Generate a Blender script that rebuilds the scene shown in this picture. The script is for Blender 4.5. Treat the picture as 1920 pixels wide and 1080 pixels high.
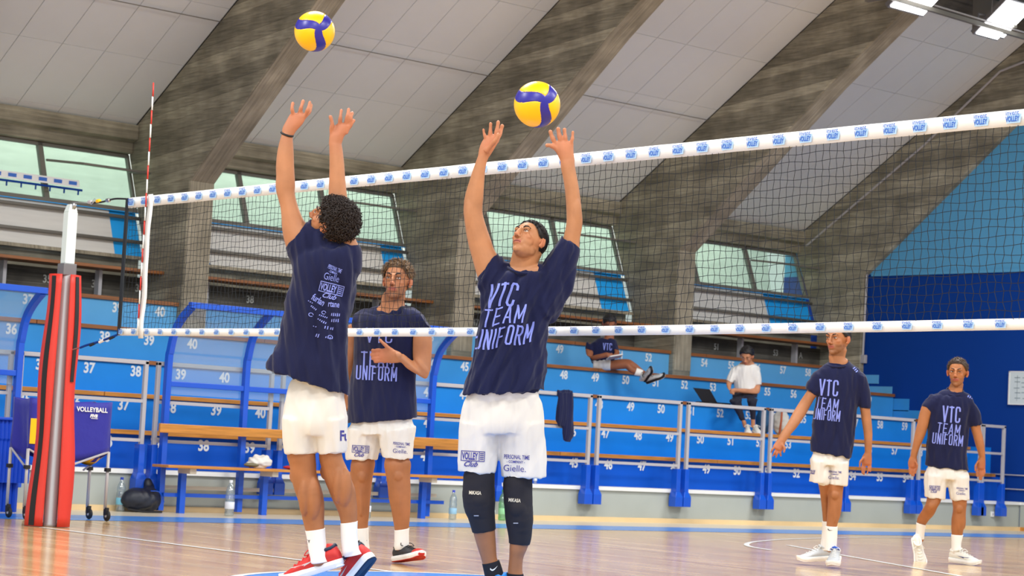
import bpy, bmesh, math, random
import numpy as np
from mathutils import Vector, Matrix, noise
from mathutils.bvhtree import BVHTree
random.seed(7); np.random.seed(7)
for o in list(bpy.data.objects): bpy.data.objects.remove(o, do_unlink=True)
scn = bpy.context.scene
C = scn.collection
# ---------------------------------------------------------------- camera
FPX, YAW, PITCH, ROLL, CH = 4027.11, math.radians(41.2218), math.radians(4.2130), math.radians(2.9841), 0.7754
Fv = Vector((math.sin(YAW)*math.cos(PITCH), math.cos(YAW)*math.cos(PITCH), math.sin(PITCH)))
R0 = Vector((math.cos(YAW), -math.sin(YAW), 0)); U0 = R0.cross(Fv)
Rv = math.cos(ROLL)*R0 + math.sin(ROLL)*U0; Uv = -math.sin(ROLL)*R0 + math.cos(ROLL)*U0
CAM = Vector((0, 0, CH))
cd = bpy.data.cameras.new('camera'); cam = bpy.data.objects.new('camera', cd); C.objects.link(cam)
cam.matrix_world = Matrix(((Rv.x, Uv.x, -Fv.x, 0), (Rv.y, Uv.y, -Fv.y, 0), (Rv.z, Uv.z, -Fv.z, CH), (0, 0, 0, 1)))
cd.sensor_width = 36; cd.lens = FPX/1920*36; cd.clip_end = 200; cd.clip_start = .1
cd.dof.use_dof = True; cd.dof.focus_distance = 11.4; cd.dof.aperture_fstop = 7.0
scn.camera = cam
def at(u, v, D): return CAM + (Fv + Rv*((u-960)/FPX) - Uv*((v-540)/FPX))*D
# ---------------------------------------------------------------- light
w = bpy.data.worlds.new('world'); scn.world = w; w.use_nodes = True
bg = w.node_tree.nodes['Background']; bg.inputs[0].default_value = (0.93, 0.97, 1.0, 1); bg.inputs[1].default_value = .62
scn.view_settings.view_transform = 'Standard'; scn.view_settings.look = 'None'
scn.view_settings.exposure = 0.52; scn.view_settings.gamma = 1; scn.view_settings.use_curve_mapping = False
def area(name, loc, sx, sy, power, rot=(0, 0, 0), col=(1, .985, .96)):
    l = bpy.data.lights.new(name, 'AREA'); l.shape = 'RECTANGLE'; l.size = sx; l.size_y = sy; l.energy = power; l.color = col
    o = bpy.data.objects.new(name, l); C.objects.link(o); o.location = loc; o.rotation_euler = rot; return o
# rows of hall lamps above the court (the photograph shows only the last ones)
for i, (x, y) in enumerate([(2, 3), (2, 10), (8, 3), (8, 11), (14, 4), (14, 12), (20, 5), (20, 13)]):
    area('hall_lamp_light', (x, y, 7.6 if y < 9 else 6.0), 2.4, 0.8, 210 if y > 9 else 260)
area('camera_side_fill', (-3.5, 2.0, 4.2), 4, 3, 150, rot=(math.radians(62), 0, math.radians(-60)))  # added fill lamp on the camera side, no fitting there
area('daylight_fill_lamp', (14, 22.5, 5.6), 22, 1.0, 300, rot=(math.radians(25), 0, 0), col=(.96, 1, .98))  # added lamp standing in for daylight, brightens the wall outside the windows
# ---------------------------------------------------------------- helpers
def lin(c):
    return tuple(((x/255)/12.92 if x/255 <= .04045 else ((x/255+.055)/1.055)**2.4) for x in c)
def mat(name, rgb, rough=.6, metal=0, spec=.5, nz=None, bump=None, emit=None, coat=0, alpha=1, sheen=0, vcol=False):
    m = bpy.data.materials.new(name); m.use_nodes = True; nt = m.node_tree; b = nt.nodes['Principled BSDF']
    c = lin(rgb)+(1,)
    b.inputs['Base Color'].default_value = c; b.inputs['Roughness'].default_value = rough
    b.inputs['Metallic'].default_value = metal; b.inputs['Specular IOR Level'].default_value = spec
    b.inputs['Coat Weight'].default_value = coat; b.inputs['Sheen Weight'].default_value = sheen
    m.diffuse_color = c
    if emit: b.inputs['Emission Color'].default_value = lin(rgb)+(1,); b.inputs['Emission Strength'].default_value = emit
    tc = nt.nodes.new('ShaderNodeTexCoord')
    if nz:   # (scale, amount, (sx,sy,sz))
        n = nt.nodes.new('ShaderNodeTexNoise'); n.inputs['Scale'].default_value = nz[0]; n.inputs['Detail'].default_value = 6
        mp = nt.nodes.new('ShaderNodeMapping'); mp.inputs['Scale'].default_value = nz[2] if len(nz) > 2 else (1, 1, 1)
        nt.links.new(tc.outputs['Object'], mp.inputs[0]); nt.links.new(mp.outputs[0], n.inputs['Vector'])
        r = nt.nodes.new('ShaderNodeMapRange'); r.inputs[1].default_value = .3; r.inputs[2].default_value = .7
        r.inputs[3].default_value = 1-nz[1]; r.inputs[4].default_value = 1+nz[1]*.6
        nt.links.new(n.outputs[0], r.inputs[0])
        mx = nt.nodes.new('ShaderNodeVectorMath'); mx.operation = 'SCALE'; mx.inputs[0].default_value = c[:3]
        nt.links.new(r.outputs[0], mx.inputs['Scale'])
        if vcol:
            va = nt.nodes.new('ShaderNodeVertexColor'); va.layer_name = 'Col'; nt.links.new(va.outputs[0], mx.inputs[0])
        nt.links.new(mx.outputs[0], b.inputs['Base Color'])
    if bump:  # (scale, strength, dist, (sx,sy,sz))
        n = nt.nodes.new('ShaderNodeTexNoise'); n.inputs['Scale'].default_value = bump[0]; n.inputs['Detail'].default_value = 5
        mp = nt.nodes.new('ShaderNodeMapping'); mp.inputs['Scale'].default_value = bump[3] if len(bump) > 3 else (1, 1, 1)
        nt.links.new(tc.outputs['Object'], mp.inputs[0]); nt.links.new(mp.outputs[0], n.inputs['Vector'])
        bp = nt.nodes.new('ShaderNodeBump'); bp.inputs['Strength'].default_value = bump[1]; bp.inputs['Distance'].default_value = bump[2]
        nt.links.new(n.outputs[0], bp.inputs['Height']); nt.links.new(bp.outputs[0], b.inputs['Normal'])
    return m
class MB:
    def __init__(s): s.v = []; s.f = []
    def add(s, vs, fs):
        k = len(s.v); s.v += [tuple(q) for q in vs]; s.f += [tuple(i+k for i in f) for f in fs]; return s
    def box(s, x0, x1, y0, y1, z0, z1):
        return s.add([(x0,y0,z0),(x1,y0,z0),(x1,y1,z0),(x0,y1,z0),(x0,y0,z1),(x1,y0,z1),(x1,y1,z1),(x0,y1,z1)],
                     [(0,3,2,1),(4,5,6,7),(0,1,5,4),(1,2,6,5),(2,3,7,6),(3,0,4,7)])
    def prismx(s, poly, x0, x1):   # poly of (y,z)
        n = len(poly)
        return s.add([(x0,y,z) for y,z in poly]+[(x1,y,z) for y,z in poly],
            [tuple(range(n))[::-1], tuple(range(n, 2*n))]+[(i,(i+1)%n,(i+1)%n+n,i+n) for i in range(n)])
    def tube(s, pts, r, n=8, r2=None):
        pts = [Vector(p) for p in pts]; rs = r if isinstance(r, (list, tuple)) else [r]*len(pts)
        vs = []; fs = []; up = None
        for i, p in enumerate(pts):
            t = (pts[min(i+1, len(pts)-1)]-pts[max(i-1, 0)]).normalized()
            if up is None: up = Vector((0,0,1)) if abs(t.z) < .9 else Vector((1,0,0))
            a = t.cross(up).normalized(); b = a.cross(t).normalized(); up = b
            for k in range(n):
                an = 2*math.pi*(k+.5)/n; vs.append(p+(a*math.cos(an)+b*math.sin(an))*rs[i])
        for i in range(len(pts)-1):
            for k in range(n): fs.append((i*n+k, i*n+(k+1)%n, (i+1)*n+(k+1)%n, (i+1)*n+k))
        fs.append(tuple(range(n))[::-1]); fs.append(tuple((len(pts)-1)*n+k for k in range(n)))
        return s.add(vs, fs)
    def lathe(s, prof, c, n=20, axis=2):   # prof: (r,z)
        vs = []; fs = []
        for r, z in prof:
            for k in range(n):
                a = 2*math.pi*k/n; q = [r*math.cos(a), r*math.sin(a), z]
                if axis == 0: q = [z, q[0], q[1]]
                if axis == 1: q = [q[0], z, q[1]]
                vs.append((c[0]+q[0], c[1]+q[1], c[2]+q[2]))
        for i in range(len(prof)-1):
            for k in range(n): fs.append((i*n+k, i*n+(k+1)%n, (i+1)*n+(k+1)%n, (i+1)*n+k))
        fs.append(tuple(range(n))[::-1]); fs.append(tuple((len(prof)-1)*n+k for k in range(n)))
        return s.add(vs, fs)
    def ell(s, c, r, nu=16, nv=10, M=None):
        vs = []; fs = []; c = Vector(c)
        for j in range(nv+1):
            th = math.pi*j/nv
            for i in range(nu):
                ph = 2*math.pi*i/nu; q = Vector((r[0]*math.sin(th)*math.cos(ph), r[1]*math.sin(th)*math.sin(ph), r[2]*math.cos(th)))
                if M: q = M @ q
                vs.append(c+q)
        for j in range(nv):
            for i in range(nu): fs.append((j*nu+i, (j+1)*nu+i, (j+1)*nu+(i+1)%nu, j*nu+(i+1)%nu))
        return s.add(vs, fs)
    def mesh(s, name='m'):
        me = bpy.data.meshes.new(name); me.from_pydata(s.v, [], s.f); me.update(); return me
    def build(s, name, m, parent=None, smooth=False, bevel=0, origin=None):
        if origin is not None:
            s.v = [(a-origin[0], b-origin[1], c-origin[2]) for a, b, c in s.v]
        o = link(name, s.mesh(name), m, parent, smooth)
        if origin is not None: o.location = origin
        if bevel:
            b = o.modifiers.new('bevel', 'BEVEL'); b.width = bevel; b.segments = 2; b.limit_method = 'ANGLE'
        return o
def link(name, me, m, parent=None, smooth=False):
    o = bpy.data.objects.new(name, me); C.objects.link(o)
    if m and len(me.materials) == 0:
        for q in (m if isinstance(m, (list, tuple)) else [m]): me.materials.append(q)
    if smooth: me.polygons.foreach_set('use_smooth', [True]*len(me.polygons))
    if parent: 
        o.parent = parent
        if parent.type == 'EMPTY' or True:
            o.matrix_parent_inverse = Matrix.Translation(-abs_loc(parent))
    return o
def abs_loc(o):
    l = Vector(o.location)
    if o.parent: l = l + abs_loc(o.parent) + o.matrix_parent_inverse.translation
    return l
def tag(o, label=None, cat=None, group=None, kind=None):
    if label: o['label'] = label
    if cat: o['category'] = cat
    if group: o['group'] = group
    if kind: o['kind'] = kind
    return o
def empty(name, loc, label=None, cat=None, group=None, kind=None):
    o = bpy.data.objects.new(name, None); C.objects.link(o); o.location = loc; o.empty_display_size = .1
    return tag(o, label, cat, group, kind)
_tc = {}
def text_mesh(s, size=1, off=0.0, extrude=0, sx=1.0, spacing=1.0, shear=0):
    key = (s, size, off, extrude, sx, spacing, shear)
    if key in _tc: return _tc[key]
    cu = bpy.data.curves.new('t', 'FONT'); cu.body = s; cu.size = size; cu.offset = off; cu.extrude = extrude; cu.resolution_u = 3
    cu.align_x = 'CENTER'; cu.align_y = 'CENTER'; cu.space_character = spacing; cu.shear = shear
    o = bpy.data.objects.new('t', cu); C.objects.link(o)
    dg = bpy.context.evaluated_depsgraph_get(); me = bpy.data.meshes.new_from_object(o.evaluated_get(dg))
    bpy.data.objects.remove(o, do_unlink=True)
    for v in me.vertices: v.co.x *= sx
    # centre on the ink
    xs = [v.co.x for v in me.vertices]; ys = [v.co.y for v in me.vertices]
    if xs:
        cx = (min(xs)+max(xs))/2; cy = (min(ys)+max(ys))/2
        for v in me.vertices: v.co.x -= cx; v.co.y -= cy
    me.materials.clear(); _tc[key] = me; return me
# ---------------------------------------------------------------- materials
def concrete(name, base, dark, boards=True, st=(1.2, 2.0, 34)):
    m = bpy.data.materials.new(name); m.use_nodes = True; nt = m.node_tree; b = nt.nodes['Principled BSDF']; N = nt.nodes.new; L = nt.links.new
    b.inputs['Roughness'].default_value = .9; b.inputs['Specular IOR Level'].default_value = .2
    tc = N('ShaderNodeTexCoord'); sp = N('ShaderNodeSeparateXYZ'); L(tc.outputs['Object'], sp.inputs[0])
    dn = N('ShaderNodeTexNoise'); dn.inputs['Scale'].default_value = .9; L(tc.outputs['Object'], dn.inputs['Vector'])
    s0 = N('ShaderNodeMath'); s0.operation = 'MULTIPLY_ADD'; L(sp.outputs['Z'], s0.inputs[0]); s0.inputs[1].default_value = 8.5
    d2 = N('ShaderNodeMath'); d2.operation = 'MULTIPLY'; L(sp.outputs['Y'], d2.inputs[0]); d2.inputs[1].default_value = .9 if boards else 0
    L(d2.outputs[0], s0.inputs[2])
    fl = N('ShaderNodeMath'); fl.operation = 'FLOOR'; L(s0.outputs[0], fl.inputs[0])
    wn = N('ShaderNodeTexWhiteNoise'); wn.noise_dimensions = '1D'; L(fl.outputs[0], wn.inputs['W'])
    fr = N('ShaderNodeMath'); fr.operation = 'FRACT'; L(s0.outputs[0], fr.inputs[0])
    n1 = N('ShaderNodeTexNoise'); n1.inputs['Scale'].default_value = 2.8; n1.inputs['Detail'].default_value = 8; L(tc.outputs['Object'], n1.inputs['Vector'])
    mp = N('ShaderNodeMapping'); mp.inputs['Scale'].default_value = st; L(tc.outputs['Object'], mp.inputs[0])
    n2 = N('ShaderNodeTexNoise'); n2.inputs['Scale'].default_value = 1.5; n2.inputs['Detail'].default_value = 6; L(mp.outputs[0], n2.inputs['Vector'])
    def mr(src, a, bb, c, d):
        r = N('ShaderNodeMapRange'); L(src, r.inputs[0]); r.inputs[1].default_value = a; r.inputs[2].default_value = bb; r.inputs[3].default_value = c; r.inputs[4].default_value = d; return r.outputs[0]
    def mul(a, c):
        q = N('ShaderNodeMath'); q.operation = 'MULTIPLY'; L(a, q.inputs[0]); L(c, q.inputs[1]); return q.outputs[0]
    k = mul(mr(n1.outputs[0], .36, .66, .80, 1.08), mr(n2.outputs[0], .3, .7, .68, 1.16))
    if boards:
        k = mul(k, mr(wn.outputs[0], 0, 1, .66, 1.2)); k = mul(k, mr(fr.outputs[0], 0, .08, .6, 1))
    mx = N('ShaderNodeMix'); mx.data_type = 'RGBA'; L(n1.outputs[0], mx.inputs[0]); mx.inputs[6].default_value = lin(dark)+(1,); mx.inputs[7].default_value = lin(base)+(1,)
    vs = N('ShaderNodeVectorMath'); vs.operation = 'SCALE'; L(mx.outputs[2], vs.inputs[0]); L(k, vs.inputs['Scale']); L(vs.outputs[0], b.inputs['Base Color'])
    bp = N('ShaderNodeBump'); bp.inputs['Strength'].default_value = .6; bp.inputs['Distance'].default_value = .01; L(k, bp.inputs['Height']); L(bp.outputs[0], b.inputs['Normal'])
    return m
M = {}
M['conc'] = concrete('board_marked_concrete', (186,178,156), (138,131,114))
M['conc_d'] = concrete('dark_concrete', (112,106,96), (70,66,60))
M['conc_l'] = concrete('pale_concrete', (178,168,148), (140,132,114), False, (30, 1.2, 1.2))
M['conc_out'] = mat('outside_concrete', (222,224,212), .9, nz=(2.5,.10,(1,1,6)))
M['tile'] = mat('ceiling_tile_paint', (231,233,233), .85, spec=.2, nz=(1.2,.05))
M['tile_gap'] = mat('tile_gap_grey', (120,120,120), .9)
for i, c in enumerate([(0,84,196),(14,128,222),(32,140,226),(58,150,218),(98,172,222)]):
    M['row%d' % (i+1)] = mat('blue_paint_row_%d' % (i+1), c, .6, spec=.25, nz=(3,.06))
M['plank'] = mat('varnished_plank', (150,92,44), .45, nz=(3,.28,(1,20,20)))
M['plank_y'] = mat('yellow_pine_plank', (200,134,56), .4, nz=(4,.25,(1,16,16)))
M['greywall'] = mat('grey_painted_wall', (172,178,172), .7, nz=(2,.06))
M['white'] = mat('white_paint', (235,235,232), .5)
M['rail'] = mat('pale_grey_rail', (182,178,180), .4)
M['bluemetal'] = mat('bright_blue_enamel', (6,82,202), .35, coat=.3)
M['numeral'] = mat('white_numeral', (225,230,232), .7)
M['numeral_g'] = mat('grey_numeral', (170,168,160), .8)
M['darkblue'] = mat('dark_blue_wall', (2,58,142), .7, spec=.2, nz=(.6,.05))
M['lightblue'] = mat('light_blue_wall', (92,164,208), .75, spec=.2, nz=(1,.04))
M['steel'] = mat('dark_window_steel', (118,114,106), .55, metal=.1)
M['panelgrey'] = mat('grey_lower_glazing', (226,223,217), .35, nz=(2,.06,(1,1,12)))
M['skyblue'] = mat('vivid_blue_sheet', (30,172,255), .5)
M['black'] = mat('black_rubber', (22,20,24), .6)
M['navy'] = mat('navy_jersey', (22,27,64), .85, spec=.2, sheen=.15, nz=(9,.10), bump=(260,.12,.001))
M['whitecloth'] = mat('white_cloth', (225,220,210), .85, spec=.2, nz=(5,.03), bump=(30,.12,.004))
M['red'] = mat('red_pad_vinyl', (206,52,40), .5, bump=(14,.25,.01,(1,1,.4)))
M['chrome'] = mat('brushed_metal', (176,178,180), .3, metal=.8)
M['posttube'] = mat('matt_grey_post_tube', (158,162,164), .42, metal=.35)
M['whitemetal'] = mat('white_metal_post', (222,232,228), .35)
M['netblack'] = mat('black_net_cord', (26,32,40), .8)
M['tape'] = mat('white_net_tape', (240,240,238), .6, bump=(40,.1,.003,(1,.3,1)))
M['logo'] = mat('blue_logo_ink', (60,112,205), .7)
M['logo_l'] = mat('light_blue_logo_ink', (178,212,242), .7)
M['yellow'] = mat('yellow_ball_leather', (255,196,0), .38, bump=(350,.1,.001))
M['ballblue'] = mat('blue_ball_leather', (44,38,150), .35, bump=(350,.1,.001))
M['seam'] = mat('dark_seam', (60,50,40), .7)
M['lilac'] = mat('lilac_shirt_ink', (134,148,232), .7)
M['ink'] = mat('violet_ink', (66,64,150), .7)
M['lampglow'] = mat('lamp_glow', (255,255,255), .5, emit=9)
M['lamphouse'] = mat('lamp_housing', (120,118,120), .4, metal=.4)
def glassmat(name, tint, rough=.02, amt=.12, milky=0.0):
    m = bpy.data.materials.new(name); m.use_nodes = True; nt = m.node_tree; nt.nodes.clear(); N = nt.nodes.new; L = nt.links.new
    o = N('ShaderNodeOutputMaterial'); t = N('ShaderNodeBsdfTransparent'); t.inputs[0].default_value = lin(tint)+(1,)
    g = N('ShaderNodeBsdfGlossy'); g.inputs['Roughness'].default_value = rough; mx = N('ShaderNodeMixShader'); mx.inputs[0].default_value = amt
    L(t.outputs[0], mx.inputs[1]); L(g.outputs[0], mx.inputs[2]); last = mx
    if milky:
        d = N('ShaderNodeBsdfDiffuse'); d.inputs[0].default_value = lin((225,235,240))+(1,); m2 = N('ShaderNodeMixShader'); m2.inputs[0].default_value = milky
        L(mx.outputs[0], m2.inputs[1]); L(d.outputs[0], m2.inputs[2]); last = m2
    L(last.outputs[0], o.inputs[0]); return m
M['glass'] = glassmat('greenish_window_glass', (234,246,238), .03, .06, .05)
M['poly'] = glassmat('clear_polycarbonate', (228,238,244), .12, .10, .14)
M['pet'] = glassmat('clear_bottle_plastic', (226,236,240), .05, .22, .10)
# floor
def floormat():
    m = bpy.data.materials.new('varnished_parquet'); m.use_nodes = True; nt = m.node_tree; b = nt.nodes['Principled BSDF']; N = nt.nodes.new; L = nt.links.new
    tc = N('ShaderNodeTexCoord'); mp = N('ShaderNodeMapping'); mp.inputs['Rotation'].default_value = (0, 0, math.pi/2); L(tc.outputs['Object'], mp.inputs[0])
    br = N('ShaderNodeTexBrick'); br.offset = .37; br.inputs['Scale'].default_value = 1; br.inputs['Brick Width'].default_value = .9; br.inputs['Row Height'].default_value = .075
    br.inputs['Mortar Size'].default_value = .0012; br.inputs['Bias'].default_value = .0
    br.inputs['Color1'].default_value = lin((218,186,138))+(1,); br.inputs['Color2'].default_value = lin((196,156,108))+(1,); br.inputs['Mortar'].default_value = lin((160,124,90))+(1,)
    L(mp.outputs[0], br.inputs['Vector'])
    m2 = N('ShaderNodeMapping'); m2.inputs['Scale'].default_value = (5, .7, 1); L(tc.outputs['Object'], m2.inputs[0])
    n = N('ShaderNodeTexNoise'); n.inputs['Scale'].default_value = 1.6; n.inputs['Detail'].default_value = 7; L(m2.outputs[0], n.inputs['Vector'])
    r = N('ShaderNodeMapRange'); r.inputs[1].default_value = .3; r.inputs[2].default_value = .7; r.inputs[3].default_value = .82; r.inputs[4].default_value = 1.1; L(n.outputs[0], r.inputs[0])
    v = N('ShaderNodeVectorMath'); v.operation = 'SCALE'; L(br.outputs[0], v.inputs[0]); L(r.outputs[0], v.inputs['Scale']); L(v.outputs[0], b.inputs['Base Color'])
    b.inputs['Roughness'].default_value = .15; b.inputs['Specular IOR Level'].default_value = .27
    bp = N('ShaderNodeBump'); bp.inputs['Strength'].default_value = .05; bp.inputs['Distance'].default_value = .001; L(n.outputs[0], bp.inputs['Height']); L(bp.outputs[0], b.inputs['Normal'])
    return m
M['floor'] = floormat()
M['courtblue'] = mat('court_blue_paint', (70,142,226), .22, spec=.32)
M['cream'] = mat('cream_floor_strip', (226,214,190), .25, spec=.32)
M['linewhite'] = mat('white_court_line', (240,240,236), .25, spec=.3)
# ---------------------------------------------------------------- floor
XL, XE = 3.0, 24.36
fl = MB().box(-8, 26, -6, 17.3, -.2, 0).build('floor', M['floor']); tag(fl, kind='structure')
def flat(name, poly, z, m, parent):
    n = len(poly); return MB().add([(x, y, z) for x, y in poly], [tuple(range(n))]).build(name, m, parent)
flat('blue_border', [(-8,15.35),(XE,15.35),(XE,16.2),(-8,16.2)], .0015, M['courtblue'], fl)
flat('cream_border', [(-8,16.2),(XE,16.2),(XE,17.22),(-8,17.22)], .0015, M['cream'], fl)
flat('court_line', [(7.93,-4),(7.98,-4),(7.98,14.2),(7.93,14.2)], .003, M['linewhite'], fl)
def arcstrip(pts, wd, z, m, name='court_line'):
    b = MB(); vs = []
    for i, p in enumerate(pts):
        p = Vector(p); t = (Vector(pts[min(i+1,len(pts)-1)])-Vector(pts[max(i-1,0)])).normalized(); nn = Vector((-t.y, t.x))
        vs += [(*(p+nn*wd/2), z), (*(p-nn*wd/2), z)]
    b.add(vs, [(2*i, 2*i+1, 2*i+3, 2*i+2) for i in range(len(pts)-1)]); return b.build(name, m, fl)
cc = (7.55, 8.6); rr = 1.42
flat('centre_circle', [(cc[0]+rr*math.cos(a*math.pi/40), cc[1]+rr*math.sin(a*math.pi/40)) for a in range(80)], .0045, M['courtblue'], fl)
arcstrip([(cc[0]+rr*math.cos(a*math.pi/40), cc[1]+rr*math.sin(a*math.pi/40)) for a in range(81)], .05, .006, M['linewhite'])
def spline(P, n=8):
    P = [Vector(p) for p in P]; out = []
    for i in range(len(P)-1):
        a, b, c, d = P[max(i-1,0)], P[i], P[i+1], P[min(i+2,len(P)-1)]
        for k in range(n):
            t = k/n; out.append(.5*((2*b)+(c-a)*t+(2*a-5*b+4*c-d)*t*t+(3*b-a-3*c+d)*t**3))
    out.append(P[-1]); return out
arcstrip(spline([(22,15.1),(18.6,14.87),(16.5,14.3),(15.4,13.8),(14.8,13.42),(14.3,12.95),(14.02,12.45)]), .05, .003, M['linewhite'])
arcstrip([(15.1,13.2),(14.33,11.96),(13.6,10.73),(11.0,6.4)], .05, .003, M['linewhite'])
# ---------------------------------------------------------------- low wall in front of the stands
wl = MB().box(XL-6, XE+.04, 17.22, 17.42, 0, .345).build('wall_front', M['greywall']); tag(wl, kind='structure')
MB().box(XL-6, XE+.04, 17.19, 17.44, .345, .385).build('white_cap', M['white'], wl)
bb = MB().box(XL-6, XE-.01, 17.17, 17.219, 0, .052).build('baseboard_back', mat('pale_wood_skirting', (234,204,154), .4, nz=(1.1,.22,(1,1,1)))); tag(bb, kind='structure')
# ---------------------------------------------------------------- grandstand
Z0, DZ = .745, .352
RY = [17.40, 18.07, 18.76, 19.41, 20.09, 20.76]
def rz(i): return Z0 + DZ*i      # top of the plank of row i (0..)
ribs = [8.89, 12.74, 16.60, 20.44, 24.28]; RT = .33
gs = empty('grandstand', (14, 17.4, 0), 'long blue painted concrete grandstand of five numbered rows with wooden seat planks behind the court', 'grandstand')
for i in range(5):
    zb = (.385 if i == 0 else rz(i-1)-.045); 
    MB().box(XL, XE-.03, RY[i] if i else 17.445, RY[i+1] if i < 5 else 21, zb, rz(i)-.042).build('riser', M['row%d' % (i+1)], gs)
    # planks: broken in lengths
    xs = [XL]; 
    while xs[-1] < XE-2.2: xs.append(xs[-1]+2.6+.25*math.sin(i*3+xs[-1]))
    xs.append(24.0 if i == 0 else XE-.03)
    for a, b in zip(xs[:-1], xs[1:]):
        MB().box(a+.004, b-.004, RY[i]-.035, RY[i]+.29, rz(i)-.042, rz(i)).build('seat_plank', M['plank_y'] if i < 2 else M['plank'], gs, bevel=.004)
def number(s, x, y, z, size, m, parent):
    me = text_mesh(s, size, size*.022, 0, .92)
    me2 = me.copy() if len(me.materials) else me
    o = bpy.data.objects.new('seat_number', me.copy()); o.data.materials.append(m); C.objects.link(o)
    o.parent = parent; o.matrix_parent_inverse = Matrix.Translation(-parent.location)
    o.location = (x, y, z); o.rotation_euler = (math.pi/2, 0, 0); return o
nume = {}
for i in range(5):
    for n in list(range(33, 41))+list(range(41, 61)):
        x = .533*(n-16.5) + (1.133 if n > 40 else 0)
        if x > 24.1: continue
        me = nume.get((n, i > 3)); 
        if me is None:
            me = text_mesh(str(n), .142, .0048, 0, .88).copy(); me.materials.append(M['numeral']); nume[(n, i > 3)] = me
        o = bpy.data.objects.new('seat_number', me); C.objects.link(o); o.parent = gs
        o.matrix_parent_inverse = Matrix.Translation(-gs.location)
        o.location = (x, (RY[i] if i else 17.445)-.004, rz(i)-.115); o.rotation_euler = (math.pi/2, 0, 0)
# top row: bare concrete upstand, brackets, planks between the ribs
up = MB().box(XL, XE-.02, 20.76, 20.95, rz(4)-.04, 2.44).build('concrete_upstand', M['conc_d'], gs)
for n, x in [('34',10.93),('35',11.5),('36',12.1),('37',12.66),('A',13.55),('38',14.15),('39',14.7),('40',15.3),('A',16.35),('47',17.6),('48',18.2),('49',18.8),('50',20.0),('51',22.05),('53',23.3),('A',23.85)]:
    me = text_mesh(n, .12, .0026, 0, .9).copy(); me.materials.append(M['numeral_g']); o = bpy.data.objects.new('seat_number', me); C.objects.link(o)
    o.parent = gs; o.matrix_parent_inverse = Matrix.Translation(-gs.location); o.location = (x, 20.756, 2.32); o.rotation_euler = (math.pi/2, 0, 0)
for k in range(4):
    a = ribs[k]+RT; b = ribs[k+1]
    MB().box(a+.02, b-.01, 20.38, 20.75, 2.470, 2.505).build('seat_plank', M['plank'], gs, bevel=.004)
    for q in (.42, 1.72, 2.88):
        MB().box(a+q-.02, a+q+.02, 20.66, 20.75, rz(4), 2.468).build('seat_bracket', M['rail'], gs)
    MB().box(a, b, 20.95, 21.05, 2.3, 2.66).build('sill_wall', M['conc'], gs)
# ---------------------------------------------------------------- concrete ribs
for k, xr in enumerate(ribs):
    poly = [(20.0, 1.8), (20.0, 3.5), (17.5, 5.5), (15.0, 7.3), (11.5, 9.2), (11.0, 10.0), (14.0, 8.77), (17.5, 6.55), (21.3, 4.13), (21.3, 3.86), (20.84, 2.69), (20.84, 1.8)]
    o = MB().prismx(poly, xr, xr+RT).build('concrete_rib', M['conc'], None, bevel=.015); tag(o, kind='structure')
    nb = MB().add([(xr-.0, 0, 0)], [])
    if k in (1, 2, 3):
        me = text_mesh('N', .13, .003, 0, .9).copy(); me.materials.append(M['numeral']); t = bpy.data.objects.new('letter', me); C.objects.link(t); t.parent = o
        t.location = (xr+.17, 19.998, 2.24); t.rotation_euler = (math.pi/2, 0, 0)
# lighter front edge faces of the ribs (smoother cast strip)
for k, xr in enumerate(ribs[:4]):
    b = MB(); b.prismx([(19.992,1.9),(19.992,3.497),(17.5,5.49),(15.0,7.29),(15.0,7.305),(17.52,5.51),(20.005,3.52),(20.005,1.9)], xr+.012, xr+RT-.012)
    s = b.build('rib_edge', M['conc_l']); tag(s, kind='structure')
# ring beam above the windows, sill, and cross beam high up
for k in range(4):
    a, b = ribs[k]+RT, ribs[k+1]
    s = MB().prismx([(21.12,4.20),(21.12,4.03),(21.22,4.0),(21.22,3.88),(21.45,3.86),(21.5,4.12)], a, b).build('ring_beam', M['conc'], None, bevel=.01); tag(s, kind='structure')
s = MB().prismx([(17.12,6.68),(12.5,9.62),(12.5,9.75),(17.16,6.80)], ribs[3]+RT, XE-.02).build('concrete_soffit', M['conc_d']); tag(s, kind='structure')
# ---------------------------------------------------------------- ceiling tiles 0.515 x 1.0 m
cz = lambda y: 4.13+.636*(21.3-y)
ce = MB().prismx([(21.6,cz(21.6)+.05),(10,cz(10)+.05),(10,cz(10)+.15),(21.6,cz(21.6)+.15)], XL, XE).build('ceiling', M['tile_gap']); tag(ce, kind='structure')
ang = math.atan(.636); L1 = .845/math.cos(ang)
tile = MB().box(.004, .511, .004, L1-.004, -.02, .012).mesh('tile'); tile.materials.append(M['tile'])
ys = [21.11-.845*j for j in range(-1, 8)]
for k in range(4):
    a, b = ribs[k]+RT, ribs[k+1]; x0 = 10.7 + .515*math.floor((a-10.7)/.515)
    x = x0
    while x < b-.05:
        for y in ys:
            xa, xb = max(x, a), min(x+.515, b)
            if xb-xa < .06: continue
            o = bpy.data.objects.new('ceiling_tile', tile); C.objects.link(o); o.parent = ce
            # tile runs from y towards the court (-Y), rising
            ll = 1 if y < 21.2 else .2
            yy = y if ll == 1 else 21.28
            o.matrix_basis = Matrix.Translation((xa, yy, cz(yy)+.02)) @ Matrix(((1,0,0,0),(0,-math.cos(ang),-math.sin(ang),0),(0,math.sin(ang),-math.cos(ang),0),(0,0,0,1))) @ Matrix.Diagonal(((xb-xa)/.515,ll,1,1))
        x += .515
# suspension wire under the tiles
for y, dz in ((19.52, .06),):
    s = MB().tube([(9.3, y, cz(y)-dz), (20.4, y, cz(y)-dz)], .006, 5).build('ceiling_cable', M['steel']); tag(s, 'thin dark cable stretched below the ceiling tiles across the ribs', 'cable')
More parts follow.
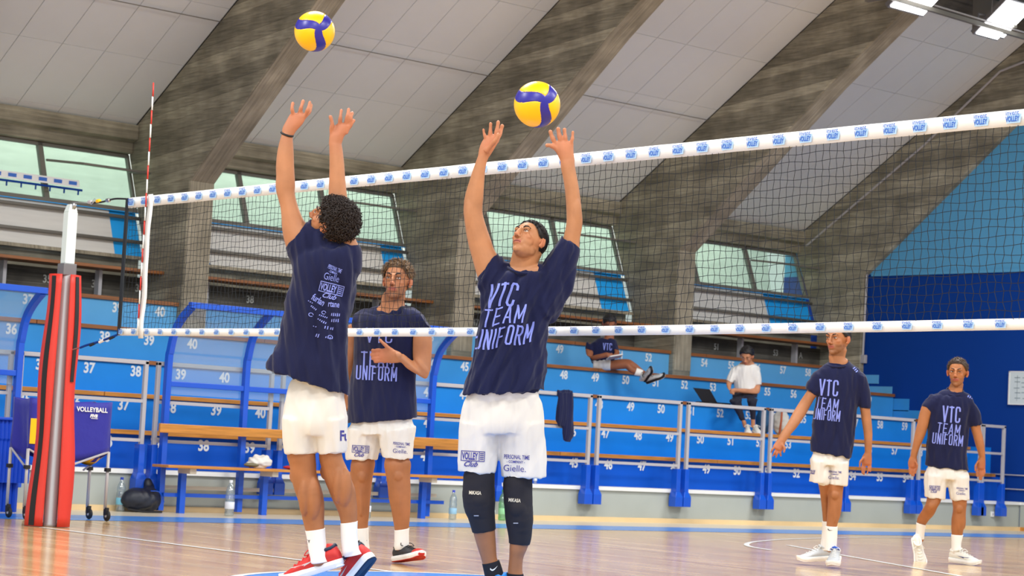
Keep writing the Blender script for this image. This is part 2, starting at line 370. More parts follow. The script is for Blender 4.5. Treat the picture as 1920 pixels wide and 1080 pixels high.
# roof over the rest of the hall (beyond the frame), keeps the sky off the court side of the stands
s = MB().prismx([(10.0,cz(10)+.05),(2,12.3),(2,12.45),(10,cz(10)+.2)], XL, XE).build('ceiling', M['tile_gap']); tag(s, kind='structure')
# ---------------------------------------------------------------- windows (bays between the ribs)
def wpt(z, off=0): return 21.3-(3.86-z)*.3932+off
for k in range(4):
    a, b = ribs[k]+RT, ribs[k+1]
    wn_ = empty('window_%d' % (k+1), ((a+b)/2, 21.1, 2.66), kind='structure')
    def slab(name, x0, x1, z0, z1, t, m, off=0, parent=wn_):
        return MB().prismx([(wpt(z0)+off, z0), (wpt(z1)+off, z1), (wpt(z1)+off+t, z1), (wpt(z0)+off+t, z0)], x0, x1).build(name, m, parent)
    xm = [a, a+1.18, a+2.38, b]
    for j in range(3):
        slab('pane', xm[j]+.02, xm[j+1]-.02, 3.21, 3.86, .006, M['glass'], .02)
    for x in xm: slab('mullion', x-.028 if x > a else x, x+.03 if x < b else x, 3.2, 3.87, .06, M['steel'])
    slab('transom', a, b, 3.185, 3.235, .07, M['steel'], -.01)
    slab('transom', a, b, 3.83, 3.87, .06, M['steel'])
    slab('transom', a, b, 2.64, 2.68, .07, M['conc_l'], -.01)
    slab('blue_sheet', a, b, 2.66, 3.20, .01, M['skyblue'], .05)
    slab('blue_sheet_edge', a, b, 3.178, 3.187, .01, M['skyblue'], -.02)
    xr = b-.36 if k < 3 else b-.97
    if k == 2: xr = b-.54
    g = MB().add([(a+.6, wpt(2.66)+.03, 2.66), (xr, wpt(2.66)+.03, 2.66), (xr, wpt(3.19)+.03, 3.19), (a+.25, wpt(3.19)+.03, 3.19),
                  (a+.6, wpt(2.66)+.04, 2.66), (xr, wpt(2.66)+.04, 2.66), (xr, wpt(3.19)+.04, 3.19), (a+.25, wpt(3.19)+.04, 3.19)],
                 [(0,1,2,3),(7,6,5,4),(0,4,5,1),(1,5,6,2),(2,6,7,3),(3,7,4,0)]).build('lower_panel', M['panelgrey'], wn_)
    for z in (3.115, 2.84):
        MB().tube([(a, 20.86 if z < 3 else 20.96, z), (b+.0, 20.86 if z < 3 else 20.96, z)], .022, 8).build('pipe_rail', M['steel'], wn_, smooth=True)
    # tilted awning pane in the last field
    z0 = 3.665; y0 = wpt(z0)
    aw = MB().add([(xm[2]+.05, y0, z0), (b-.02, y0, z0), (b-.02, y0-.42, z0-.04), (xm[2]+.28, y0-.42, z0-.04)]+[(q[0], q[1], q[2]+.006) for q in [(xm[2]+.05, y0, z0), (b-.02, y0, z0), (b-.02, y0-.42, z0-.04), (xm[2]+.28, y0-.42, z0-.04)]],
                  [(3,2,1,0),(4,5,6,7),(0,1,5,4),(1,2,6,5),(2,3,7,6),(3,0,4,7)]).build('tilted_pane', M['glass'], wn_)
    fr_ = MB().tube([(xm[2]+.05, y0, z0+.003), (xm[2]+.28, y0-.42, z0-.037), (b-.02, y0-.42, z0-.037), (b-.02, y0, z0)], .014, 6)
    fr_.build('pane_frame', M['steel'], aw)
# concrete gallery wall outside the windows
s = MB().prismx([(23.6,2.0),(23.3,3.4),(23.6,4.9),(24.0,4.9),(24.0,2.0)], XL, 26).build('wall_outside', M['conc_out']); tag(s, kind='structure')
# net reflection in the first window, built as a solid strip with rail
bn = empty('net_reflection', (10.6, 20.93, 3.37), 'white net reflection with blue logos, built as a strip on a dark blue rail before the leftmost window', 'reflection')
MB().prismx([(20.93,3.375),(20.95,3.455),(20.955,3.455),(20.935,3.375)], 9.6, 11.92).build('strip', M['tape'], bn)
MB().box(9.6, 11.95, 20.915, 20.935, 3.335, 3.358).build('rail', M['darkblue'], bn)
for q in range(14): MB().box(9.62+q*.175, 9.635+q*.175, 20.92, 20.93, 3.29, 3.335).build('rail_foot', M['darkblue'], bn)
for q in range(12): MB().box(9.75+q*.185, 9.85+q*.185, 20.922+.012, 20.935, 3.395, 3.435).build('logo', M['logo'], bn)
# ---------------------------------------------------------------- end wall (right)
er = MB().box(24.36, 24.56, 4, 21.6, -.2, 3.53).build('wall_right', M['darkblue']); tag(er, kind='structure')
MB().box(24.37, 24.56, 4, 21.6, 3.53, 11.5).build('upper_wall', M['lightblue'], er)
MB().box(24.33, 24.361, 4, 19.9, 3.5, 3.54).build('dado_line', M['lightblue'], er)
# stepped paint following the stands
stp = [(20.6,19.95,2.13,'row5'),(20.6,19.62,1.95,'row5'),(20.6,19.05,1.76,'row4'),(20.6,18.85,1.57,'row3')]
xw = 24.345
pts = [((1622,702),(1647,703)),((1647,722),(1672,725)),((1672,746),(1704,748)),((1704,768),(1725,770))]
def onx(u, v, X):
    d = (at(u, v, 1)-CAM); return CAM + d*(X/d.x)
for j, (pa, pb) in enumerate(pts):
    q = onx(*pb, xw); MB().box(xw, xw+.016, q.y, 20.5, q.z-([.125,.19,.175,.3][j]), q.z).build('stepped_dado', M[['row5','row5','row4','row4'][j]], er)
MB().box(xw, xw+.016, 17.72, 18.4, .385, 1.1).build('stepped_dado', M['row2'], er)
MB().box(xw-.01, xw+.016, 16.2, 17.9, .735, .75).build('skirting_line', M['rail'], er)
MB().box(xw-.01, xw+.016, 16.6, 17.6, .545, .56).build('skirting_line', M['rail'], er)
MB().box(xw-.005, xw+.016, 4, 17.2, 0, .34).build('grey_dado', M['greywall'], er)
MB().box(xw-.012, xw+.016, 4, 17.2, .345, .385).build('white_cap', M['white'], er)
MB().box(xw-.03, xw+.016, 4, 17.2, .0, .05).build('skirting_board', M['plank_y'], er)
MB().box(xw-.02, xw+.016, 16.2, 17.1, .17, .19).build('skirting_line', M['white'], er)
# light switch conduit
cn = empty('conduit', (24.32, 19.93, 2.2), 'thin white vertical conduit ending in a small box on the dark blue end wall', 'conduit')
a = onx(1626,505,24.32); b = onx(1617.5,672,24.32)
MB().tube([a, b], .016, 6).build('pipe', M['rail'], cn)
MB().box(b.x-.03, b.x+.03, b.y-.06, b.y+.06, b.z-.07, b.z+.05).build('junction_box', M['rail'], cn, bevel=.006)
c4 = empty('conduit', (24.2, 19, 5), 'thin pale conduit running up the edge of the last concrete rib', 'conduit')
MB().tube([(24.26,21.1,3.98),(24.26,19.0,5.33),(24.26,17.72,6.28),(24.26,17.3,6.38),(24.26,15,6.5)], .016, 6).build('pipe', M['rail'], c4)
# notice
nt_ = empty('notice_board', (24.33, 17.2, 1.92), 'white framed notice sheet with faint printed columns on the dark blue end wall', 'notice')
MB().box(24.325, 24.344, 16.5, 17.43, 1.70, 2.135).build('sheet', mat('paper', (214,224,224), .6), nt_)
gm = mat('faint_print', (150,165,170), .8)
for q in range(26):
    y = 17.36-.12*(q % 6)-random.random()*.03; z = 2.06-.07*(q//6)+random.random()*.02
    MB().box(24.3225, 24.325, y-.09, y, z-.012, z).build('printed_line', gm, nt_)
for q in range(5): MB().box(24.3225, 24.325, 17.30-.13*q, 17.306-.13*q, 1.74, 2.09).build('printed_line', gm, nt_)
fr = MB().box(24.32, 24.345, 16.5, 17.445, 2.13, 2.145).box(24.32, 24.345, 16.5, 17.445, 1.69, 1.705).box(24.32, 24.345, 17.425, 17.445, 1.7, 2.14); fr.build('frame', M['white'], nt_)
so = empty('wall_socket', (24.1, 17.2, .17), 'small white wall socket low on the grey wall at the right end', 'socket')
q_ = CAM+(at(1860,964,1)-CAM)*(17.215/(at(1860,964,1)-CAM).y)
MB().box(q_.x-.03, q_.x+.03, 17.2, 17.221, q_.z-.035, q_.z+.035).build('plate', M['white'], so, bevel=.004)
MB().box(q_.x-.012, q_.x+.012, 17.197, 17.2, q_.z-.014, q_.z+.014).build('socket_insert', M['rail'], so)
# ---------------------------------------------------------------- barrier gates in front of the stands
desc = ['behind the dugout at the far left of the photo','between the left dugout and the second dugout','behind the second dugout frame','behind the curly haired player',
 'behind the player with clasped hand','behind the jumping player in the centre','with the navy garment hung over its top','below the spectator holding a notebook','below the seated spectator in white',
 'right of the seated spectator, behind the reaching hand','behind the player with the white shoes at right','narrow one at the right end by the end wall']
xs0 = [(7.84,9.21)]+[(9.27+1.416*k, 10.59+1.416*k) for k in range(10)]+[(23.35,23.84)]
gd_ = ['leftmost, cut by the photo edge','second from the left, left of the second dugout','third from the left, seen through the second dugout',
 'fourth from the left, behind the curly-haired player','fifth from the left, behind the sleeveless player','sixth from the left, hung with a navy garment','seventh from the left, between two pairs of sleeves right of the garment',
 'eighth from the left, in front of the seated laptop user','ninth from the left, left of the standing player in grey shoes','tenth from the left, right of the standing player in grey shoes','eleventh from the left, behind the player in cream shoes','narrow end section beside the dark blue wall']
gd = ['at the left photo edge', 'left of the second dugout', 'behind the first field of the second dugout', 'behind the curly-haired player', 'behind the sleeveless player',
 'with a navy garment hung over it', 'right of the hanging navy garment', 'below the laptop user', 'left of the player in grey shoes', 'right of the player in grey shoes', 'behind the player in cream shoes', 'narrowest, beside the end wall']
for (xa, xb), dsc in zip(xs0, gd):
    g = empty('barrier_section', (xa, 17.13, .19), 'grey barrier section on blue sleeves, '+dsc, 'barrier', 'barrier sections along the low wall')
    for x in (xa+.02, xb-.02):
        MB().box(x-.02, x+.02, 17.11, 17.15, .58, 1.385).build('post', M['rail'], g, bevel=.005)
        sl = MB().prismx([(17.1,.19),(17.19,.19),(17.19,.62),(17.1,.62)], x-.032, x+.032).add([(x-.06,17.08,.19),(x+.06,17.08,.19),(x+.06,17.19,.19),(x-.06,17.19,.19),(x-.06,17.08,.30),(x+.06,17.08,.30),(x+.06,17.19,.30),(x-.06,17.19,.30),(x-.034,17.1,.36),(x+.034,17.1,.36),(x+.034,17.19,.36),(x-.034,17.19,.36)],
            [(0,3,2,1),(0,1,5,4),(1,2,6,5),(2,3,7,6),(3,0,4,7),(4,5,9,8),(5,6,10,9),(6,7,11,10),(7,4,8,11),(8,9,10,11)])
        sl.build('sleeve', M['bluemetal'], g, bevel=.006)
    MB().box(xa, xb, 17.11, 17.15, 1.352, 1.39).build('top_rail', M['rail'], g, bevel=.005)
    MB().box(xa+.04, xb-.04, 17.115, 17.145, 1.0, 1.03).build('rail', M['rail'], g)
    MB().box(xa+.04, xb-.04, 17.115, 17.145, .64, .67).build('rail', M['rail'] if xa > 9 else M['white'], g)
# ---------------------------------------------------------------- team dugouts
def dugout(x0, x1, mids, label):
    d = empty('team_dugout', ((x0+x1)/2, 17.0, 0), label, 'dugout', 'team dugouts')
    path = [(17.05,0.02),(17.05,1.30),(17.03,1.50),(16.97,1.68),(16.86,1.80),(16.71,1.90)]
    pp = spline([(y, z, 0) for y, z in path], 5)
    for x in mids:
        b = MB()
        n = len(pp); hw = .028
        vs = []
        for i, q in enumerate(pp):
            t = (pp[min(i+1,n-1)]-pp[max(i-1,0)]).normalized(); nn = Vector((-t.y, t.x, 0))*.03
            for s1, s2 in ((-1,-1),(1,-1),(1,1),(-1,1)):
                vs.append((x+s1*hw, q.x+nn.x*s2, q.y+nn.y*s2))
        fs = [(i*4+k, i*4+(k+1)%4, (i+1)*4+(k+1)%4, (i+1)*4+k) for i in range(n-1) for k in range(4)]+[(3,2,1,0),((n-1)*4,(n-1)*4+1,(n-1)*4+2,(n-1)*4+3)]
        b.add(vs, fs).build('curved_post', M['bluemetal'], d, bevel=.004)
    MB().box(x0-.03, x1+.03, 16.67, 16.73, 1.885, 1.94).build('front_bar', M['bluemetal'], d, bevel=.005)
    MB().box(x0, x1, 17.03, 17.08, 1.165, 1.215).build('middle_bar', M['bluemetal'], d, bevel=.005)
    for a, b_ in zip(mids[:-1], mids[1:]):
        q = MB(); n = len(pp); vs = []
        for p in pp: vs += [(a+.03, p.x+.02, p.y), (b_-.03, p.x+.02, p.y)]
        q.add(vs[8:], [(2*i, 2*i+1, 2*i+3, 2*i+2) for i in range(n-5)]).build('clear_panel', M['poly'], d, smooth=True)
    return d
dugout(7.6, 9.225, [7.7, 9.225], 'blue framed clear team dugout at the left photo edge, behind the padded net post')
dugout(10.76, 13.95, [10.76, 11.63, 12.5, 13.93], 'blue framed clear team dugout with curved posts behind the middle bench')
bt = empty('team_bench', (12.4, 16.9, 0), 'long wooden team bench with backrest plank on blue legs under the middle dugout', 'bench')
MB().box(10.64, 14.25, 16.93, 16.965, .735, .82).build('backrest', M['plank_y'], bt, bevel=.006)
MB().box(10.62, 14.25, 16.72, 17.0, .42, .445).build('seat', M['plank_y'], bt, bevel=.005)
for x in (10.93, 11.85, 12.9, 13.8):
    MB().box(x-.03, x+.03, 16.93, 16.99, 0, .42).build('leg', M['bluemetal'], bt, bevel=.004)
    MB().box(x-.035, x+.035, 16.78, 16.99, .37, .42).build('leg_head', M['cream'], bt, bevel=.004)
MB().box(10.75, 14.1, 16.975, 17.005, .15, .185).build('stretcher', M['bluemetal'], bt)
MB().box(10.75, 14.1, 17.10, 17.13, .215, .25).build('rear_rail', M['cream'], bt)
# ---------------------------------------------------------------- lamps at the roof
def lamp(c, label, w_=.62, h_=.36):
    l = empty('floodlight', c, label, 'lamp', 'ceiling floodlights')
    # panel tilted towards the court
    Mx = Matrix.Rotation(math.radians(-38), 3, 'X')
    def slabm(sx, sy, z0, z1, name, m):
        b = MB(); vs = [Mx @ Vector((x, y, z)) + Vector(c) for z in (z0, z1) for x, y in ((-sx,-sy),(sx,-sy),(sx,sy),(-sx,sy))]
        b.add(vs, [(3,2,1,0),(4,5,6,7),(0,1,5,4),(1,2,6,5),(2,3,7,6),(3,0,4,7)]); return b.build(name, m, l)
    slabm(w_/2, h_/2, -.012, 0, 'glowing_panel', M['lampglow'])
    slabm(w_/2+.03, h_/2+.03, 0, .06, 'housing', M['lamphouse'])
    MB().tube([(c[0]-w_*.55, c[1], c[2]+.02), (c[0]-w_*.55, c[1], c[2]+.2), (c[0]+w_*.55, c[1], c[2]+.2), (c[0]+w_*.55, c[1], c[2]+.02)], .012, 6).build('bracket', M['lamphouse'], l)
    return l
def ony(u, v, Y):
    d = at(u, v, 1)-CAM; return CAM + d*(Y/d.y)
LY = 15.6
lamp(tuple(ony(1722,-4,LY)), 'glowing white floodlight at the top edge of the photo, left of the other', .6, .42)
lamp(tuple(ony(1885,35,LY)), 'glowing white floodlight near the top right corner on a rail', .5, .52)
lamp(tuple(ony(1855,62,LY+.1)), 'narrow lower floodlight under the top right corner lamp', .42, .1)
rl = empty('lighting_rail', (21, LY, 6), 'dark steel lighting rail with pale edge carrying the floodlights', 'rail')
a, b = ony(1640,-14,LY+.05), ony(1960,82,LY+.05)
MB().tube([a, b], .035, 4).build('beam', M['steel'], rl); MB().tube([a+Vector((0,0,.06)), b+Vector((0,0,.06))], .012, 6).build('cable', M['rail'], rl)
for u, v in ((1700,0),(1900,60)):
    q = ony(u, v, LY+.05); MB().box(q.x-.03, q.x+.03, q.y-.03, q.y+.6, q.z+.05, q.z+.9).build('hanger', M['steel'], rl)
# ================================================================ court equipment
NX = 8.126
net = empty('volleyball_net', (NX, 8.8, 1.43), 'long volleyball net with black mesh and white logo printed bands across the court', 'net')
YA, YB = 13.58, 3.6     # net ends (the second lies outside the photo)
def ztop(y): return 2.432
def zbot(y):
    t = (y-YB)/(YA-YB); return 1.440 - .0*t - .022*math.sin(math.pi*min(max((y-4.8)/(YA-4.8), 0), 1))
def bandmesh(zf, h0, h1, name, ya, yb, th=.006, n=90):
    vs = []; fs = []
    for i in range(n+1):
        y = ya+(yb-ya)*i/n; z = zf(y); wv = .004*math.sin(y*9)+.003*math.sin(y*23)
        for x, zz in ((NX-th/2+wv, z+h0), (NX-th/2+wv*.5, z+h1), (NX+th/2+wv*.5, z+h1), (NX+th/2+wv, z+h0)): vs.append((x, y, zz))
    for i in range(n):
        for k in range(4): fs.append((i*4+k, (i+1)*4+k, (i+1)*4+(k+1)%4, i*4+(k+1)%4))
    fs += [(0,1,2,3), (n*4+3,n*4+2,n*4+1,n*4)]
    return MB().add(vs, fs).build(name, M['tape'], net, smooth=True)
top = bandmesh(ztop, -.075, 0, 'top_band', YB, YA); bot = bandmesh(zbot, -.012, .040, 'bottom_band', YB, YA)
# netting
vs = []; fs = []
def cord(pts, r=.0017):
    k = len(vs); n = 3
    for p in pts:
        for j in range(n):
            a = 2*math.pi*j/n+.5; vs.append((p[0]+r*math.cos(a)*1.0, p[1]+r*math.sin(a)*(1 if p[3] else 0), p[2]+(0 if p[3] else r*math.sin(a))))
    for i in range(len(pts)-1):
        for j in range(n): fs.append((k+i*n+j, k+i*n+(j+1)%n, k+(i+1)*n+(j+1)%n, k+(i+1)*n+j))
CELL = .0445; rows_ = 21
ny = int((YA-.03-YB)/CELL); hs = [[0]*(rows_+1) for _ in range(ny+1)]
def npos(i, j):
    y = YB+i*CELL; zt = ztop(y)-.072; zb_ = zbot(y)+.035; t = j/rows_
    z = zt+(zb_-zt)*t; jy = .006*((-1)**(i+j))*(.35+.9*abs(t-.3)) + .010*math.sin(i*.37+j*.5)*t; jz = .005*math.sin(i*.9+j*2.1)
    if 0 < j < rows_: z += jz
    return (NX+.010*math.sin(i*.21)*math.sin(math.pi*t), y+(jy if 0 < j else 0), z)
for i in range(ny+1): cord([npos(i, j)+(1,) for j in range(rows_+1)])
for j in range(1, rows_): cord([npos(i, j)+(0,) for i in range(ny+1)])
nm = MB().add(vs, fs).build('netting', M['netblack'], net); nm['kind'] = 'stuff'
MB().box(NX-.006, NX+.006, YA-.03, YA+.005, 1.43, 2.43).build('side_edge', M['netblack'], net)
# side band with the antenna
def sideband(y):
    b = MB(); n = 14; vv = []; ff = []
    for i in range(n+1):
        z = 1.405+(2.44-1.405)*i/n; x = NX-.012-.004*math.sin(i*1.3); q = .008*math.sin(i*.9)
        for yy in (y-.032+q, y+.032+q): vv.append((x, yy, z))
    for i in range(n): ff.append((2*i, 2*i+1, 2*i+3, 2*i+2))
    b.add(vv, ff); 
    o = b.build('side_band', M['tape'], net, smooth=True); sm = o.modifiers.new('thickness', 'SOLIDIFY'); sm.thickness = .004; return o
sideband(13.24)
# printed logos: 'invent' above a small blue block with the word VOLLEY
lg = MB(); 
def addtext(b, s, size, cx, cy, sx=1, off=.0, shear=0, spacing=1.0, z=0):
    me = text_mesh(s, size, off, 0, sx, spacing, shear)
    b.add([(v.co.x+cx, v.co.y+cy, z) for v in me.vertices], [tuple(p.vertices) for p in me.polygons]); return b
t1 = addtext(MB(), 'invent', .030, -.003, .022, 1.0, .0007); addtext(t1, 'VOLLEY', .034, -.002, -.006, .62, .0012, z=.0008)
blk = MB().add([(-.036,-.026,0),(.04,-.026,0),(.046,.016,0),(-.034,.012,0)], [(0,1,2,3)])
t1m = t1.mesh('logo_text'); t1m.materials.append(M['logo']); bm_ = blk.mesh('logo_block'); bm_.materials.append(M['logo_l'])
def place(me, name, x, y, z, s, parent):
    o = bpy.data.objects.new(name, me); C.objects.link(o); o.parent = parent; o.matrix_parent_inverse = Matrix.Translation(-abs_loc(parent))
    # text plane faces -X : text right = -Y ... seen from x < NX the court side, +Y is to the left
    o.matrix_basis = Matrix.Translation((x, y, z)) @ Matrix(((0,0,-1,0),(-1,0,0,0),(0,1,0,0),(0,0,0,1))) @ Matrix.Scale(s, 4); return o
yy = 13.50
while yy > YB+.1:
    if abs(yy-13.24) > .06:
        wv = .004*math.sin(yy*9)+.003*math.sin(yy*23)
        place(bm_, 'logo', NX-.0115, yy, ztop(yy)-.037, 1.0, net); place(t1m, 'logo_text', NX-.0135, yy, ztop(yy)-.037, 1.0, net)
        place(bm_, 'logo', NX-.0115, yy+.03, zbot(yy)+.015, .72, net); place(t1m, 'logo_text', NX-.0135, yy+.03, zbot(yy)+.015, .72, net)
    yy -= .178
# ropes, turnbuckle and hooks to the post
PX_, PY_ = 8.10, 14.33
MB().tube(spline([(NX,YA,2.425),(NX,13.75,2.435),(NX,13.95,2.42),(NX,14.12,2.425)], 5), .007, 6).build('tension_rope', M['black'], net)
MB().tube([(NX,14.12,2.425),(NX,14.36,2.44)], .004, 5).build('tension_cable', M['chrome'], net)
for q, m_ in ((13.84,'chrome'),(13.98,'yellow'),(14.1,'rail')):
    MB().lathe([(.004,-.03),(.014,-.02),(.016,0),(.014,.02),(.004,.03)], (NX,q,2.43), 8, 1).build('rope_clip', M[m_], net)
MB().tube([(NX+.02*math.cos(a*.5), 14.05+.03*math.cos(a*math.pi/5), 2.43+.02*math.sin(a*math.pi/5)) for a in range(11)], .005, 6).build('ring', M['chrome'], net)
MB().tube(spline([(NX,YA,1.435),(NX,13.8,1.39),(NX,14.0,1.36),(NX,14.1,1.34)], 5), .009, 6).build('lower_rope', M['darkblue'], net)
for q in (13.66, 13.80, 13.93): MB().tube([(NX,q-.03,1.435-.18*(q-13.58)),(NX,q+.03,1.42-.18*(q-13.58))], .0115, 6).build('rope_stripe', M['netblack'] if q != 13.80 else M['tape'], net)
MB().tube([(NX,14.08,1.345),(NX,14.3,1.31)], .006, 6).build('chain', M['chrome'], net)
# antenna
an = empty('antenna', (NX-.02, 13.27, 1.43), 'thin antenna with red and white stripes rising above the net', 'antenna')
zz = 1.45; k = 0
while zz < 3.24:
    MB().tube([(NX-.022, 13.275, zz), (NX-.022, 13.28, min(zz+.1, 3.25))], .0055, 8).build('red_segment' if k % 2 == 1 else 'white_segment', M['red'] if (k % 2 == 1) else M['white'], an, smooth=True)
    zz += .1; k += 1
# post
po = empty('net_post', (PX_, PY_, 0), 'white topped grey steel net post standing at the court edge', 'post')
MB().lathe([(.055,0),(.055,.02),(.05,.03),(.05,1.93),(.047,1.94)], (PX_,PY_,0), 20).build('steel_tube', M['posttube'], po, smooth=True)
MB().box(PX_-.055, PX_+.055, PY_-.05, PY_+.05, 1.88, 1.97).build('collar', M['lamphouse'], po, bevel=.006)
MB().box(PX_-.04, PX_+.04, PY_-.038, PY_+.038, 1.97, 2.36).add([(PX_-.04,PY_-.038,2.36),(PX_+.04,PY_-.038,2.36),(PX_+.04,PY_+.038,2.36),(PX_-.04,PY_+.038,2.36),(PX_-.02,PY_-.03,2.42),(PX_+.02,PY_-.03,2.42),(PX_+.02,PY_+.03,2.42),(PX_-.02,PY_+.03,2.42)],
    [(0,3,2,1),(4,5,6,7),(0,1,5,4),(1,2,6,5),(2,3,7,6),(3,0,4,7)]).build('upper_post', M['whitemetal'], po, bevel=.005)
MB().lathe([(.004,-.012),(.03,-.010),(.022,0),(.03,.010),(.004,.012)], (PX_,PY_-.03,2.41), 16, 0).build('pulley', M['chrome'], po, smooth=True)
# pads: two long red cushions wrapped round the tube with black hook strips
pd = empty('post_pad', (PX_, PY_, 0), 'tall red padded cover with black strips wrapped round the net post', 'post pad')
toC = Vector((-PX_, -PY_, 0)).normalized(); side = Vector((toC.y, -toC.x, 0))   # side -> photo left when negative
def padhalf(s, w0, name):
    # curved slab: rings along z, cross-section a rounded C around the post on side s
    n = 26; vs_ = []; fs_ = []; mN = 16
    for i in range(n+1):
        z = 0.005+1.88*i/n; t = i/n
        bulge = .012*math.sin(t*11+s)+.02*(1-t)**2
        for k in range(mN):
            a = math.pi*(-.5+k/(mN-1)); 
            ca, sa = math.cos(a), math.sin(a)
            wdt = w0+bulge
            vs_.append(tuple(Vector((PX_, PY_, z)) + side*s*(.030+.022*(1-t)+wdt*ca) - toC*(.0-.105*sa*(1+bulge*2))*1.0))
        
    for i in range(n):
        for k in range(mN): fs_.append((i*mN+k, i*mN+(k+1)%mN, (i+1)*mN+(k+1)%mN, (i+1)*mN+k))
    fs_ += [tuple(range(mN))[::-1], tuple(n*mN+k for k in range(mN))]
    o = MB().add(vs_, fs_).build(name, M['red'], pd, smooth=True, bevel=0)
    b = MB()
    vv = []; ff = []
    for i in range(0 if s > 0 else 15, n+1):
        z = .01+1.86*i/n; t = i/n; bulge = .012*math.sin(t*11+s)+.02*(1-t)**2
        for k, a in enumerate((.72, 1.08)):
            ca, sa = math.cos(a), math.sin(a)
            vv.append(tuple(Vector((PX_, PY_, z)) + side*s*(.030+.022*(1-t)+(w0+bulge+.003)*ca) + toC*(.107*sa*(1+bulge*2)+.003)))
    for i in range(len(vv)//2-1): ff.append((2*i, 2*i+1, 2*i+3, 2*i+2))
    o2 = b.add(vv, ff).build('hook_strip', M['black'], pd); sm = o2.modifiers.new('t', 'SOLIDIFY'); sm.thickness = .004
    return o
padhalf(1, .105, 'pad_cushion'); padhalf(-1, .085, 'pad_cushion')
# ---------------------------------------------------------------- ball cart
bc = empty('ball_cart', (8.78, 15.6, 0), 'wheeled ball cart with a blue fabric bin behind the padded post', 'ball cart')
M['cartblue'] = mat('cart_fabric', (28,30,150), .6, sheen=.2, bump=(9,.35,.02))
x0, x1, y0, y1 = 8.40, 9.13, 15.28, 15.56
def drape(pa, pb, za0, za1, zb, name, nU=14, nV=8):
    vs_ = []; fs_ = []
    for j in range(nV+1):
        t = j/nV
        for i in range(nU+1):
            u = i/nU; p = Vector(pa).lerp(Vector(pb), u); zt = za0+(za1-za0)*u-.02*math.sin(math.pi*u)
            low = zb-.09*math.sin(math.pi*u)**.7
            c = Vector(((x0+x1)/2, (y0+y1)/2)); q = p.lerp(c, .22*t*math.sin(math.pi*u)+.02*math.sin(u*17+t*5)*t)
            vs_.append((q.x, q.y, zt+(low-zt)*t))
    for j in range(nV):
        for i in range(nU): fs_.append((j*(nU+1)+i, j*(nU+1)+i+1, (j+1)*(nU+1)+i+1, (j+1)*(nU+1)+i))
    o = MB().add(vs_, fs_).build(name, M['cartblue'], bc, smooth=True); sm = o.modifiers.new('t', 'SOLIDIFY'); sm.thickness = .006; return o
for pa, pb in (((x0,y0),(x1,y0)),((x1,y0),(x1,y1)),((x1,y1),(x0,y1)),((x0,y1),(x0,y0))): drape(pa, pb, .965, .965, .56, 'fabric_side')
MB().add([(x0+.08,y0+.04,.44),(x1-.04,y0+.04,.44),(x1-.04,y1-.04,.44),(x0+.08,y1-.04,.44)], [(0,1,2,3)]).build('fabric_bottom', M['cartblue'], bc)
for (xa, ya) in ((x0,y0),(x1,y0),(x1,y1),(x0,y1)):
    lg_ = MB().tube([(xa,ya,.10),(xa,ya,.56)], .013, 8).build('leg', M['rail'], bc, smooth=True)
    MB().box(xa-.02, xa+.02, ya-.02, ya+.02, .40, .43).build('leg_clamp', M['black'], bc)
    w_ = MB().lathe([(.008,-.012),(.04,-.010),(.045,0),(.04,.010),(.008,.012)], (xa+.01,ya-.02,.045), 16, 0).build('wheel', M['black'], bc, smooth=True)
    MB().lathe([(.002,-.014),(.014,-.013),(.014,.013),(.002,.014)], (xa+.01,ya-.02,.045), 10, 0).build('wheel_hub', M['rail'], w_)
    MB().box(xa-.008, xa+.02, ya-.03, ya+.01, .05, .11).build('fork', M['black'], bc)
for (a, b) in (((x1,y0,.56),(x1-.06,y1,.40)),((x0,y0,.40),(x0,y1,.56)),((x0+.3,y0,.41),(x1,y0,.56)),((x0,y0,.56),(x0+.3,y0,.41))): MB().tube([a, b], .009, 6).build('brace', M['rail'], bc)
tm = text_mesh('VOLLEYBALL', .052, .0012, 0, .95).copy(); tm.materials.append(M['white'])
t = bpy.data.objects.new('printed_word', tm); C.objects.link(t); t.parent = bc; t.matrix_parent_inverse = Matrix.Translation(-bc.location); t.location = (8.945, y0-.012, .895); t.rotation_euler = (math.pi/2-.05, 0, 0)
tm = text_mesh('FIVB', .036, .0016, 0, 1, 1, .25).copy(); tm.materials.append(M['white'])
t = bpy.data.objects.new('printed_word', tm); C.objects.link(t); t.parent = bc; t.matrix_parent_inverse = Matrix.Translation(-bc.location); t.location = (8.965, y0-.010, .845); t.rotation_euler = (math.pi/2-.05, 0, 0)
MB().box(8.94, 9.0, y0-.014, y0-.012, .822, .826).build('printed_line', M['white'], bc)
MB().prismx([(y0-.010,.60),(y0-.014,.60),(y0-.014,.80),(y0-.010,.80)], 8.40, 8.47).build('yellow_patch', M['yellow'], bc)
